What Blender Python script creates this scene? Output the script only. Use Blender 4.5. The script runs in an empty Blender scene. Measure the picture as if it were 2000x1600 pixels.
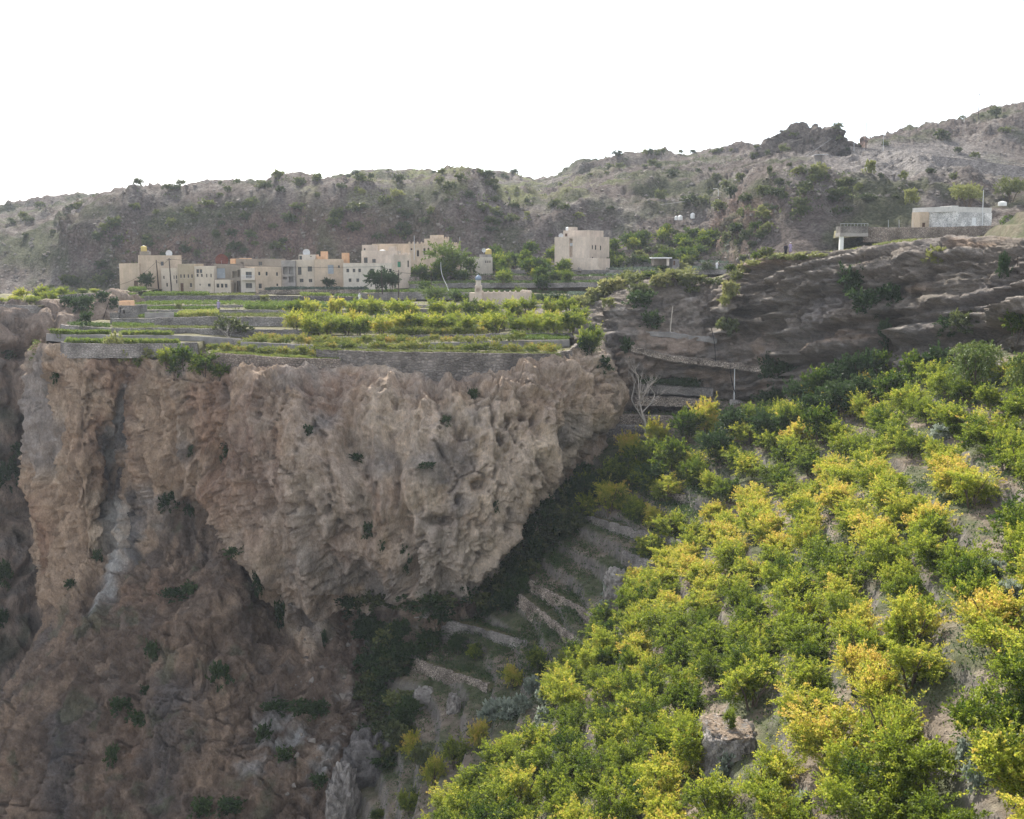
import bpy, math, random
import numpy as np
from mathutils import Vector, Matrix
from mathutils.bvhtree import BVHTree

R = math.radians
S = bpy.context.scene
COL = S.collection
random.seed(7)
RG = np.random.default_rng(11)

# ------------------------------------------------------------------ camera
F = 2250.0                      # focal length in photograph pixels (2000 wide)
HORIZON = 495.0
PITCH = math.atan((800 - HORIZON) / F)
ca, sa = math.cos(PITCH), math.sin(PITCH)
cam_d = bpy.data.cameras.new('camera')
cam = bpy.data.objects.new('camera', cam_d)
COL.objects.link(cam)
cam_d.sensor_width = 36.0
cam_d.lens = 36.0 * F / 2000.0
cam_d.clip_start = 0.5
cam_d.clip_end = 12000
cam.rotation_euler = (R(90) - PITCH, 0, 0)
S.camera = cam

# ------------------------------------------------------------------ light
SUN_EL, SUN_AZ = 36.0, 14.0      # azimuth: degrees to the left of straight ahead
w = bpy.data.worlds.new('World')
S.world = w
w.use_nodes = True
nt = w.node_tree
for n in list(nt.nodes):
    nt.nodes.remove(n)
wo = nt.nodes.new('ShaderNodeOutputWorld')
bg = nt.nodes.new('ShaderNodeBackground')
sky = nt.nodes.new('ShaderNodeTexSky')
sky.sky_type = 'NISHITA'
sky.sun_disc = False
sky.sun_elevation = R(SUN_EL)
sky.sun_rotation = R(360 - SUN_AZ)
sky.altitude = 1900
sky.air_density = 1.0
sky.dust_density = 3.0
sky.ozone_density = 1.0
# thin high cloud that whitens the whole sky, with soft blue gaps
tc = nt.nodes.new('ShaderNodeTexCoord')
mp = nt.nodes.new('ShaderNodeMapping')
mp.inputs['Scale'].default_value = (1.6, 1.6, 4.0)
cn = nt.nodes.new('ShaderNodeTexNoise')
cn.inputs['Scale'].default_value = 1.7
cn.inputs['Detail'].default_value = 6
cn.inputs['Roughness'].default_value = 0.55
cr = nt.nodes.new('ShaderNodeValToRGB')
cr.color_ramp.elements[0].position = 0.42
cr.color_ramp.elements[0].color = (0.05, 0.05, 0.05, 1)
cr.color_ramp.elements[1].position = 0.60
cr.color_ramp.elements[1].color = (0.85, 0.85, 0.85, 1)
mx = nt.nodes.new('ShaderNodeMix')
mx.data_type = 'RGBA'
mx.inputs[7].default_value = (9.0, 8.9, 8.8, 1)
nt.links.new(tc.outputs['Generated'], mp.inputs['Vector'])
nt.links.new(mp.outputs['Vector'], cn.inputs['Vector'])
nt.links.new(cn.outputs['Fac'], cr.inputs['Fac'])
nt.links.new(cr.outputs['Color'], mx.inputs[0])
nt.links.new(sky.outputs['Color'], mx.inputs[6])
nt.links.new(mx.outputs[2], bg.inputs['Color'])
bg.inputs['Strength'].default_value = 0.105
nt.links.new(bg.outputs['Background'], wo.inputs['Surface'])

sun_d = bpy.data.lights.new('sun', 'SUN')
sun_d.energy = 5.0
sun_d.angle = R(0.53)
sun_d.color = (1.0, 0.95, 0.86)
sun = bpy.data.objects.new('sun', sun_d)
COL.objects.link(sun)
SD = Vector((-math.sin(R(SUN_AZ)) * math.cos(R(SUN_EL)), math.cos(R(SUN_AZ)) * math.cos(R(SUN_EL)), math.sin(R(SUN_EL))))
sun.rotation_euler = SD.to_track_quat('Z', 'Y').to_euler()
sun.location = (0, 0, 200)

S.view_settings.view_transform = 'Standard'
S.view_settings.look = 'None'
S.view_settings.exposure = 1.2
S.view_settings.gamma = 1
S.view_settings.use_curve_mapping = False
S.cycles.max_bounces = 6
S.cycles.diffuse_bounces = 3
S.cycles.transmission_bounces = 3
S.cycles.transparent_max_bounces = 4
S.cycles.volume_bounces = 0
S.cycles.use_adaptive_sampling = True
S.cycles.adaptive_threshold = 0.02
S.cycles.use_denoising = True
S.cycles.sample_clamp_indirect = 6.0


# ------------------------------------------------------------------ maths
def P(px, py, Y):
    """World point seen at photograph pixel (px, py) at the forward distance Y."""
    xc = (px - 1000) / F
    zc = -(py - 800) / F
    dy = ca + zc * sa
    k = Y / dy
    return (xc * k, Y, (-sa + zc * ca) * k)


def proj(v):
    v = np.asarray(v, float)
    f = v[..., 1] * ca - v[..., 2] * sa
    u = v[..., 1] * sa + v[..., 2] * ca
    return 1000 + F * v[..., 0] / f, 800 - F * u / f


def h3(ix, iy, iz, s):
    h = (ix.astype(np.uint32) * np.uint32(374761393) + iy.astype(np.uint32) * np.uint32(668265263)
         + iz.astype(np.uint32) * np.uint32(2147483647) + np.uint32((s * 2246822519) & 0xffffffff))
    h = (h ^ (h >> np.uint32(13))) * np.uint32(1274126177)
    h = (h ^ (h >> np.uint32(16))) * np.uint32(2654435761)
    return ((h ^ (h >> np.uint32(15))) & np.uint32(0xffffff)).astype(np.float32) / 16777215.0


def vn(p, s=0):
    i = np.floor(p).astype(np.int64)
    f = (p - i).astype(np.float32)
    f = f * f * f * (f * (f * 6 - 15) + 10)
    x, y, z = i[..., 0], i[..., 1], i[..., 2]
    r = 0
    for a in (0, 1):
        wx = f[..., 0] if a else 1 - f[..., 0]
        for b in (0, 1):
            wy = f[..., 1] if b else 1 - f[..., 1]
            for c in (0, 1):
                wz = f[..., 2] if c else 1 - f[..., 2]
                r = r + h3(x + a, y + b, z + c, s) * wx * wy * wz
    return r * 2 - 1


ROT = np.array([[.8, .6, 0], [-.48, .64, .6], [.36, -.48, .8]])


def fbm(p, o=4, s=0, g=.5, ridge=False):
    p = np.asarray(p, float)
    a, t, r = 1., 0., 0.
    for k in range(o):
        n = vn(p, s + k * 17)
        if ridge:
            n = 1 - 2 * np.abs(n)
        r = r + a * n
        t += a
        a *= g
        p = p @ ROT.T * 2.03 + 3.7
    return r / t


def worley(p, s=0):
    i = np.floor(p).astype(np.int64)
    f = p - i
    d1 = np.full(p.shape[:-1], 9.)
    d2 = np.full(p.shape[:-1], 9.)
    idn = np.zeros(p.shape[:-1])
    for a in (-1, 0, 1):
        for b in (-1, 0, 1):
            for c in (-1, 0, 1):
                x, y, z = i[..., 0] + a, i[..., 1] + b, i[..., 2] + c
                hx = h3(x, y, z, s)
                d = (a + hx - f[..., 0]) ** 2 + (b + h3(x, y, z, s + 5) - f[..., 1]) ** 2 + (c + h3(x, y, z, s + 9) - f[..., 2]) ** 2
                nw = d < d1
                d2 = np.where(nw, d1, np.minimum(d2, d))
                idn = np.where(nw, hx, idn)
                d1 = np.where(nw, d, d1)
    return np.sqrt(d1), np.sqrt(d2), idn


def sst(a, b, x):
    t = np.clip((x - a) / (b - a), 0, 1)
    return t * t * (3 - 2 * t)


def mixc(c, d, t):
    return c + (np.asarray(d, float) - c) * t[..., None]


# ------------------------------------------------------------------ materials
def mat(name, color=(.5, .5, .5), rough=.9, attr=None, noise=(), bump=(), spec=.04, metal=0, emit=None):
    """noise: (scale xyz, low, high, contrast) multipliers on the base colour; bump: (scale xyz, distance)."""
    m = bpy.data.materials.new(name)
    m.use_nodes = True
    t = m.node_tree
    b = t.nodes['Principled BSDF']
    b.inputs['Roughness'].default_value = rough
    b.inputs['Specular IOR Level'].default_value = spec
    b.inputs['Metallic'].default_value = metal
    g = t.nodes.new('ShaderNodeTexCoord')
    if attr:
        a = t.nodes.new('ShaderNodeAttribute')
        a.attribute_name = attr
        cur = a.outputs['Color']
    else:
        a = t.nodes.new('ShaderNodeRGB')
        a.outputs[0].default_value = (*color, 1)
        cur = a.outputs[0]
    for (sc, lo, hi, ct) in noise:
        mpn = t.nodes.new('ShaderNodeMapping')
        mpn.inputs['Scale'].default_value = sc
        t.links.new(g.outputs['Object'], mpn.inputs['Vector'])
        nn = t.nodes.new('ShaderNodeTexNoise')
        nn.inputs['Scale'].default_value = 1
        nn.inputs['Detail'].default_value = 5
        nn.inputs['Roughness'].default_value = .62
        t.links.new(mpn.outputs['Vector'], nn.inputs['Vector'])
        mr = t.nodes.new('ShaderNodeMapRange')
        mr.inputs['From Min'].default_value = .5 - ct
        mr.inputs['From Max'].default_value = .5 + ct
        mr.inputs['To Min'].default_value = lo
        mr.inputs['To Max'].default_value = hi
        t.links.new(nn.outputs['Fac'], mr.inputs['Value'])
        mm = t.nodes.new('ShaderNodeVectorMath')
        mm.operation = 'SCALE'
        t.links.new(cur, mm.inputs[0])
        t.links.new(mr.outputs[0], mm.inputs['Scale'])
        cur = mm.outputs[0]
    t.links.new(cur, b.inputs['Base Color'])
    prev = None
    for (sc, dist) in bump:
        mpn = t.nodes.new('ShaderNodeMapping')
        mpn.inputs['Scale'].default_value = sc
        t.links.new(g.outputs['Object'], mpn.inputs['Vector'])
        nn = t.nodes.new('ShaderNodeTexNoise')
        nn.inputs['Scale'].default_value = 1
        nn.inputs['Detail'].default_value = 6
        nn.inputs['Roughness'].default_value = .65
        t.links.new(mpn.outputs['Vector'], nn.inputs['Vector'])
        bn = t.nodes.new('ShaderNodeBump')
        bn.inputs['Distance'].default_value = dist
        bn.inputs['Strength'].default_value = 1
        t.links.new(nn.outputs['Fac'], bn.inputs['Height'])
        if prev:
            t.links.new(prev, bn.inputs['Normal'])
        prev = bn.outputs['Normal']
    if prev:
        t.links.new(prev, b.inputs['Normal'])
    return m


def leafmat(name, ramp, rnd=.25, trans=.5, rough=.55):
    m = bpy.data.materials.new(name)
    m.use_nodes = True
    t = m.node_tree
    b = t.nodes['Principled BSDF']
    b.inputs['Roughness'].default_value = rough
    b.inputs['Specular IOR Level'].default_value = .25
    a = t.nodes.new('ShaderNodeAttribute')
    a.attribute_name = 'tint'
    oi = t.nodes.new('ShaderNodeObjectInfo')
    m1 = t.nodes.new('ShaderNodeMath')
    m1.operation = 'MULTIPLY_ADD'
    m1.inputs[1].default_value = rnd
    m1.inputs[2].default_value = -rnd / 2
    t.links.new(oi.outputs['Random'], m1.inputs[0])
    m2 = t.nodes.new('ShaderNodeMath')
    m2.operation = 'ADD'
    m2.use_clamp = True
    t.links.new(a.outputs['Fac'], m2.inputs[0])
    t.links.new(m1.outputs[0], m2.inputs[1])
    cr_ = t.nodes.new('ShaderNodeValToRGB')
    el = cr_.color_ramp.elements
    while len(el) < len(ramp):
        el.new(.5)
    for e, (p_, c_) in zip(el, ramp):
        e.position = p_
        e.color = (*c_, 1)
    t.links.new(m2.outputs[0], cr_.inputs['Fac'])
    tr = t.nodes.new('ShaderNodeBsdfTranslucent')
    ms = t.nodes.new('ShaderNodeMixShader')
    ms.inputs[0].default_value = trans
    t.links.new(cr_.outputs['Color'], b.inputs['Base Color'])
    t.links.new(cr_.outputs['Color'], tr.inputs['Color'])
    t.links.new(b.outputs[0], ms.inputs[1])
    t.links.new(tr.outputs[0], ms.inputs[2])
    t.links.new(ms.outputs[0], t.nodes['Material Output'].inputs['Surface'])
    return m


def stonemat(name, c1, c2, mortar, scale=(2.2, 2.2, 3.4), bump=.12):
    """Dry-stone wall: cells of stone with darker joints."""
    m = bpy.data.materials.new(name)
    m.use_nodes = True
    t = m.node_tree
    b = t.nodes['Principled BSDF']
    b.inputs['Roughness'].default_value = .92
    b.inputs['Specular IOR Level'].default_value = .03
    g = t.nodes.new('ShaderNodeTexCoord')
    mpn = t.nodes.new('ShaderNodeMapping')
    mpn.inputs['Scale'].default_value = scale
    t.links.new(g.outputs['Object'], mpn.inputs['Vector'])
    v = t.nodes.new('ShaderNodeTexVoronoi')
    v.inputs['Scale'].default_value = 1
    t.links.new(mpn.outputs['Vector'], v.inputs['Vector'])
    ve = t.nodes.new('ShaderNodeTexVoronoi')
    ve.feature = 'DISTANCE_TO_EDGE'
    ve.inputs['Scale'].default_value = 1
    t.links.new(mpn.outputs['Vector'], ve.inputs['Vector'])
    mc = t.nodes.new('ShaderNodeMix')
    mc.data_type = 'RGBA'
    mc.inputs[6].default_value = (*c1, 1)
    mc.inputs[7].default_value = (*c2, 1)
    sp = t.nodes.new('ShaderNodeSeparateColor')
    t.links.new(v.outputs['Color'], sp.inputs[0])
    t.links.new(sp.outputs[0], mc.inputs[0])
    mr = t.nodes.new('ShaderNodeMapRange')
    mr.inputs['From Min'].default_value = .02
    mr.inputs['From Max'].default_value = .14
    t.links.new(ve.outputs['Distance'], mr.inputs['Value'])
    mj = t.nodes.new('ShaderNodeMix')
    mj.data_type = 'RGBA'
    mj.inputs[6].default_value = (*mortar, 1)
    t.links.new(mr.outputs[0], mj.inputs[0])
    t.links.new(mc.outputs[2], mj.inputs[7])
    nn = t.nodes.new('ShaderNodeTexNoise')
    nn.inputs['Scale'].default_value = .35
    nn.inputs['Detail'].default_value = 6
    t.links.new(g.outputs['Object'], nn.inputs['Vector'])
    mr2 = t.nodes.new('ShaderNodeMapRange')
    mr2.inputs['From Min'].default_value = .35
    mr2.inputs['From Max'].default_value = .65
    mr2.inputs['To Min'].default_value = .6
    mr2.inputs['To Max'].default_value = 1.2
    t.links.new(nn.outputs['Fac'], mr2.inputs['Value'])
    vs = t.nodes.new('ShaderNodeVectorMath')
    vs.operation = 'SCALE'
    t.links.new(mj.outputs[2], vs.inputs[0])
    t.links.new(mr2.outputs[0], vs.inputs['Scale'])
    t.links.new(vs.outputs[0], b.inputs['Base Color'])
    bn = t.nodes.new('ShaderNodeBump')
    bn.inputs['Distance'].default_value = bump
    t.links.new(mr.outputs[0], bn.inputs['Height'])
    t.links.new(bn.outputs['Normal'], b.inputs['Normal'])
    return m


M = {}
M['rock'] = mat('rock', attr='Col', rough=.95, spec=.02,
                noise=[((.9, .9, .45), .72, 1.22, .16), ((5, 5, 3), .78, 1.2, .2)],
                bump=[((1.4, 1.4, .8), 1.0), ((5, 5, 3.5), .3)])
M['strata'] = mat('strata_rock', attr='Col', rough=.95, spec=.02,
                  noise=[((.5, .5, 1.6), .75, 1.2, .15), ((4, 4, 9), .75, 1.22, .2)],
                  bump=[((.8, .8, 3.0), .9), ((4, 4, 8), .3)])
M['hill'] = mat('hill_rock', attr='Col', rough=.97, spec=.02,
                noise=[((.35, .35, .35), .75, 1.2, .15), ((1.4, 1.4, 1.4), .6, 1.4, .18)],
                bump=[((.5, .5, .6), 2.0), ((1.8, 1.8, 2.2), .8)])
M['earth'] = mat('terraced_earth', attr='Col', rough=.97, spec=.02,
                 noise=[((1.2, 1.2, 1.2), .7, 1.22, .17), ((7, 7, 7), .8, 1.2, .2)],
                 bump=[((2.5, 2.5, 2.5), .25), ((9, 9, 9), .08)])
M['soil'] = mat('terrace_soil', (.125, .115, .065), noise=[((.4, .4, .4), .6, 1.3, .2), ((3, 3, 3), .75, 1.2, .2)], bump=[((3, 3, 3), .15)])
M['wall_dark'] = stonemat('dark_dry_stone', (.20, .185, .17), (.29, .27, .25), (.11, .10, .095), (2.4, 2.4, 4.0))
M['wall_cliff'] = stonemat('dark_mortared_cliff_wall', (.15, .135, .12), (.30, .265, .235), (.21, .185, .165), (1.7, 1.7, 2.6))
M['wall_grey'] = stonemat('grey_dry_stone', (.27, .25, .23), (.36, .33, .30), (.19, .175, .16), (2.6, 2.6, 4.4), .08)
M['wall_tan'] = stonemat('tan_dry_stone', (.32, .27, .22), (.48, .41, .34), (.12, .1, .085), (2.6, 2.6, 4.2), .1)
M['wall_brown'] = stonemat('brown_mortared_stone', (.24, .19, .155), (.36, .3, .25), (.15, .13, .11), (2.6, 2.6, 3.6), .08)
M['mosaic'] = stonemat('white_jointed_stone', (.42, .42, .40), (.62, .60, .57), (.84, .82, .79), (2.6, 2.6, 2.6), .03)
M['concrete'] = mat('concrete', (.33, .305, .28), noise=[((.5, .5, .9), .72, 1.15, .18), ((5, 5, 5), .88, 1.1, .2)], bump=[((6, 6, 6), .03)])
M['concrete_dark'] = mat('weathered_concrete', (.25, .235, .22), noise=[((.5, .5, .5), .65, 1.2, .18), ((5, 5, 5), .85, 1.12, .2)], bump=[((6, 6, 6), .05)])
PLN = [((.22, .22, .2), .76, 1.1, .16), ((1.1, 1.1, .25), .88, 1.06, .18), ((3, 3, 2), .9, 1.06, .18), ((9, 9, 9), .93, 1.05, .2)]


def plaster(name, c):
    return mat(name, c, rough=.93, noise=PLN, bump=[((5, 5, 5), .03)])


M['cream'] = plaster('cream_plaster', (.64, .55, .44))
M['beige'] = plaster('beige_plaster', (.60, .48, .36))
M['tan'] = plaster('tan_plaster', (.46, .38, .27))
M['mud'] = plaster('mud_brown_plaster', (.32, .275, .22))
M['pink'] = plaster('pink_cream_plaster', (.66, .55, .45))
M['white'] = plaster('white_plaster', (.66, .64, .60))
M['offwhite'] = plaster('offwhite_plaster', (.66, .59, .50))
M['orange'] = plaster('orange_plaster', (.72, .46, .28))
M['dome'] = mat('dome_paint', (.20, .26, .34), rough=.5, spec=.4, noise=[((1, 1, 1), .85, 1.1, .2)])
M['glass'] = mat('window_glass', (.035, .04, .045), rough=.15, spec=.5)
M['frame'] = mat('window_frame', (.16, .11, .075), rough=.6, noise=[((3, 3, 3), .8, 1.2, .2)])
M['greenglass'] = mat('green_glass', (.05, .26, .16), rough=.2, spec=.5)
M['doorgrey'] = mat('grey_door_paint', (.33, .36, .39), rough=.6, noise=[((1, 1, 1), .85, 1.1, .2)])
M['doorbrown'] = mat('brown_door_wood', (.12, .075, .05), rough=.7, noise=[((1, 1, 5), .8, 1.2, .2)])
M['metal'] = mat('galvanised_metal', (.55, .56, .57), rough=.5, metal=.3, noise=[((2, 2, 2), .85, 1.1, .2)])
M['whitemetal'] = mat('white_painted_metal', (.78, .78, .76), rough=.5, noise=[((2, 2, 2), .88, 1.05, .2)])
M['rust'] = mat('rusty_metal', (.16, .06, .045), rough=.8, noise=[((2, 2, 2), .6, 1.3, .2)])
M['polewood'] = mat('dark_pole_wood', (.07, .055, .045), rough=.85, noise=[((3, 3, .5), .8, 1.2, .2)])
M['cable'] = mat('cable_rubber', (.3, .29, .28), rough=.7, noise=[((2, 2, 2), .9, 1.1, .2)])
M['hose'] = mat('black_hose', (.03, .03, .03), rough=.6, noise=[((2, 2, 2), .9, 1.1, .2)])
M['tank_yellow'] = mat('yellow_tank', (.55, .43, .16), rough=.6, noise=[((2, 2, 1), .8, 1.1, .2)])
M['trunk'] = mat('bark', (.11, .085, .065), rough=.95, noise=[((6, 6, 1.5), .65, 1.3, .2)], bump=[((9, 9, 3), .05)])
M['deadwood'] = mat('bleached_dead_wood', (.34, .31, .28), rough=.9, noise=[((6, 6, 1.5), .75, 1.2, .2)])
M['cloth_white'] = mat('white_cloth', (.78, .77, .76), rough=.9, noise=[((6, 6, 2), .85, 1.05, .2)])
M['cloth_dark'] = mat('dark_cloth', (.03, .03, .04), rough=.9, noise=[((6, 6, 2), .85, 1.1, .2)])
M['cloth_violet'] = mat('violet_cloth', (.33, .28, .42), rough=.9, noise=[((6, 6, 2), .85, 1.1, .2)])
M['skin'] = mat('skin', (.28, .16, .1), rough=.6, noise=[((6, 6, 6), .9, 1.1, .2)])
M['asphalt'] = mat('road_surface', (.22, .2, .18), noise=[((2, 2, 2), .8, 1.15, .2)])

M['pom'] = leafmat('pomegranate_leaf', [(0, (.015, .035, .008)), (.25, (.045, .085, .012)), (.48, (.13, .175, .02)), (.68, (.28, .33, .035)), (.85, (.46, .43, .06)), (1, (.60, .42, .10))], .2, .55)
M['dark'] = leafmat('dark_leaf', [(0, (.012, .03, .010)), (.4, (.03, .06, .018)), (.75, (.06, .10, .03)), (1, (.12, .16, .05))], .3, .35)
M['olive'] = leafmat('olive_scrub_leaf', [(0, (.035, .05, .022)), (.4, (.075, .095, .04)), (.75, (.15, .17, .055)), (1, (.26, .27, .09))], .45, .35)
M['grey'] = leafmat('grey_green_leaf', [(0, (.06, .085, .06)), (.5, (.15, .19, .14)), (1, (.38, .42, .34))], .2, .35)
M['crop'] = leafmat('crop_leaf', [(0, (.035, .07, .015)), (.5, (.12, .17, .035)), (.8, (.26, .28, .07)), (1, (.40, .33, .10))], .1, .4)
M['dry'] = leafmat('dry_grass', [(0, (.08, .10, .03)), (.5, (.17, .19, .06)), (1, (.40, .36, .15))], .2, .4)
M['rose'] = leafmat('rose_shrub_leaf', [(0, (.04, .07, .015)), (.35, (.11, .15, .03)), (.65, (.26, .27, .06)), (.85, (.42, .30, .08)), (1, (.48, .24, .08))], .3, .45)


# ------------------------------------------------------------------ mesh tools
def mesh_np(name, V, Q, mtl=None, smooth=True, col=None, tint=None, T=None):
    """V (n,3); Q (m,4) quads; T (k,3) optional triangles."""
    me = bpy.data.meshes.new(name)
    V = np.asarray(V, np.float32).reshape(-1, 3)
    Q = np.zeros((0, 4), np.int32) if Q is None else np.asarray(Q, np.int32).reshape(-1, 4)
    T = np.zeros((0, 3), np.int32) if T is None else np.asarray(T, np.int32).reshape(-1, 3)
    me.vertices.add(len(V))
    me.vertices.foreach_set('co', V.ravel())
    me.loops.add(Q.size + T.size)
    me.loops.foreach_set('vertex_index', np.concatenate([Q.ravel(), T.ravel()]))
    me.polygons.add(len(Q) + len(T))
    me.polygons.foreach_set('loop_start', np.concatenate([np.arange(len(Q)) * 4, Q.size + np.arange(len(T)) * 3]).astype(np.int32))
    me.polygons.foreach_set('use_smooth', np.full(len(Q) + len(T), smooth))
    if col is not None:
        a = me.attributes.new('Col', 'FLOAT_COLOR', 'POINT')
        c = np.ones((len(V), 4), np.float32)
        c[:, :3] = np.clip(col.reshape(-1, 3), .005, .9)
        a.data.foreach_set('color', c.ravel())
    if tint is not None:
        a = me.attributes.new('tint', 'FLOAT', 'POINT')
        a.data.foreach_set('value', np.asarray(tint, np.float32).ravel())
    me.update()
    me.validate()
    if mtl is not None:
        me.materials.append(mtl)
    return me


def link(name, me, parent=None, loc=(0, 0, 0), rz=0., sc=None):
    o = bpy.data.objects.new(name, me)
    COL.objects.link(o)
    o.location = loc
    o.rotation_euler = (0, 0, rz)
    if sc is not None:
        o.scale = sc if hasattr(sc, '__len__') else (sc, sc, sc)
    if parent is not None:
        o.parent = parent
    return o


def tag(o, label, cat=None, group=None, kind=None):
    if label:
        o['label'] = label
    if cat:
        o['category'] = cat
    if group:
        o['group'] = group
    if kind:
        o['kind'] = kind
    return o


def empty(name, loc, rz=0.):
    o = bpy.data.objects.new(name, None)
    COL.objects.link(o)
    o.location = loc
    o.rotation_euler = (0, 0, rz)
    o.empty_display_size = .2
    return o


class MB:
    """Small polygon builder."""

    def __init__(self):
        self.v, self.f = [], []

    def box(self, x0, x1, y0, y1, z0, z1):
        n = len(self.v)
        self.v += [(x0, y0, z0), (x1, y0, z0), (x1, y1, z0), (x0, y1, z0), (x0, y0, z1), (x1, y0, z1), (x1, y1, z1), (x0, y1, z1)]
        self.f += [tuple(n + k for k in q) for q in ((0, 3, 2, 1), (4, 5, 6, 7), (0, 1, 5, 4), (1, 2, 6, 5), (2, 3, 7, 6), (3, 0, 4, 7))]
        return self

    def quad(self, a, b, c, d):
        n = len(self.v)
        self.v += [a, b, c, d]
        self.f.append((n, n + 1, n + 2, n + 3))

    def tube(self, pts, rad, k=6):
        pts = [Vector(p) for p in pts]
        rs = rad if hasattr(rad, '__len__') else [rad] * len(pts)
        n0 = len(self.v)
        for i, p in enumerate(pts):
            d = (pts[min(i + 1, len(pts) - 1)] - pts[max(i - 1, 0)]).normalized()
            a = d.cross(Vector((0, 0, 1)) if abs(d.z) < .9 else Vector((1, 0, 0))).normalized()
            b = d.cross(a)
            for j in range(k):
                t = 2 * math.pi * j / k
                self.v.append(tuple(p + (a * math.cos(t) + b * math.sin(t)) * rs[i]))
        for i in range(len(pts) - 1):
            for j in range(k):
                q = n0 + i * k
                self.f.append((q + j, q + (j + 1) % k, q + k + (j + 1) % k, q + k + j))
        self.f.append(tuple(n0 + j for j in reversed(range(k))))
        self.f.append(tuple(n0 + (len(pts) - 1) * k + j for j in range(k)))
        return self

    def lathe(self, prof, cx=0, cy=0, k=14, sx=1, sy=1):
        n0 = len(self.v)
        for (r, z) in prof:
            for j in range(k):
                t = 2 * math.pi * j / k
                self.v.append((cx + r * sx * math.cos(t), cy + r * sy * math.sin(t), z))
        for i in range(len(prof) - 1):
            for j in range(k):
                q = n0 + i * k
                self.f.append((q + j, q + (j + 1) % k, q + k + (j + 1) % k, q + k + j))
        self.f.append(tuple(n0 + j for j in reversed(range(k))))
        self.f.append(tuple(n0 + (len(prof) - 1) * k + j for j in range(k)))
        return self

    def mesh(self, name, mtl, smooth=False):
        me = bpy.data.meshes.new(name)
        me.from_pydata(self.v, [], self.f)
        me.materials.append(mtl)
        if smooth:
            me.polygons.foreach_set('use_smooth', [True] * len(me.polygons))
        me.update()
        return me

    def build(self, name, mtl, parent=None, loc=(0, 0, 0), rz=0., smooth=False):
        return link(name, self.mesh(name, mtl, smooth), parent, loc, rz)


def catmull(A, counts):
    """A (n, ...,3) control rows -> resampled rows."""
    A = np.asarray(A, float)
    out = []
    n = len(A)
    for i in range(n - 1):
        p1, p2 = A[i], A[i + 1]
        p0 = A[i - 1] if i > 0 else 2 * p1 - p2
        p3 = A[i + 2] if i + 2 < n else 2 * p2 - p1
        d01 = np.maximum(np.linalg.norm(p1 - p0, axis=-1, keepdims=True), 1e-3)
        d12 = np.maximum(np.linalg.norm(p2 - p1, axis=-1, keepdims=True), 1e-3)
        d23 = np.maximum(np.linalg.norm(p3 - p2, axis=-1, keepdims=True), 1e-3)
        m1 = ((p2 - p1) / d12 * d01 + (p1 - p0) / d01 * d12) / (d01 + d12) * d12
        m2 = ((p3 - p2) / d23 * d12 + (p2 - p1) / d12 * d23) / (d12 + d23) * d12
        last = i == n - 2
        for t in np.linspace(0, 1, counts[i], endpoint=False).tolist() + ([1.] if last else []):
            out.append((2 * t ** 3 - 3 * t * t + 1) * p1 + (t ** 3 - 2 * t * t + t) * m1 + (-2 * t ** 3 + 3 * t * t) * p2 + (t ** 3 - t * t) * m2)
    return np.array(out)


def loft(cols, nu, nv):
    """cols: list of columns of (px, py, Y) nodes. Returns grid (U, V, 3) of world points."""
    G = np.array([[P(*n) for n in c] for c in cols])
    du = np.linalg.norm(np.diff(G, axis=0), axis=-1).mean(1)
    dv = np.linalg.norm(np.diff(G, axis=1), axis=-1).mean(0)
    dk = G[..., 1].mean()
    cu = np.maximum(2, np.round(nu * du / du.sum())).astype(int)
    cv = np.maximum(2, np.round(nv * dv / dv.sum())).astype(int)
    A = catmull(G, cu)
    A = np.swapaxes(catmull(np.swapaxes(A, 0, 1), cv), 0, 1)
    return A


def grid_normals(A):
    a = np.gradient(A, axis=0)
    b = np.gradient(A, axis=1)
    n = np.cross(b, a)
    n /= np.maximum(np.linalg.norm(n, axis=-1, keepdims=True), 1e-9)
    return n


def grid_quads(nu, nv, off=0):
    i = np.arange(nu - 1)[:, None] * nv + np.arange(nv - 1)[None, :]
    return (np.stack([i, i + 1, i + nv + 1, i + nv], -1).reshape(-1, 4) + off)


TERR = []    # (verts, faces) for planting rays


def reg(V, Q):
    TERR.append((np.asarray(V, np.float32).reshape(-1, 3), np.asarray(Q)))


def surface(name, A, mtl, col, kind='structure', label=None, cat=None, register=True):
    nu, nv = A.shape[:2]
    Q = grid_quads(nu, nv)
    me = mesh_np(name, A.reshape(-1, 3), Q, mtl, True, col)
    o = link(name, me)
    tag(o, label, cat, None, kind)
    if register:
        reg(A, Q)
    return o


def blob(px, py, cx, cy, rx, ry, pw=2.):
    """soft ellipse mask on authoring coordinates"""
    d = ((px - cx) / rx) ** 2 + ((py - cy) / ry) ** 2
    return np.exp(-d ** (pw / 2))


def seg(px, py, x0, y0, x1, y1, w_, wob=0):
    """soft capsule mask along a segment"""
    dx, dy = x1 - x0, y1 - y0
    t = np.clip(((px - x0) * dx + (py - y0) * dy) / (dx * dx + dy * dy), 0, 1)
    d = np.hypot(px - x0 - t * dx, py - y0 - t * dy) + wob
    return np.exp(-(np.maximum(d, 0) / w_) ** 2)


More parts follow.
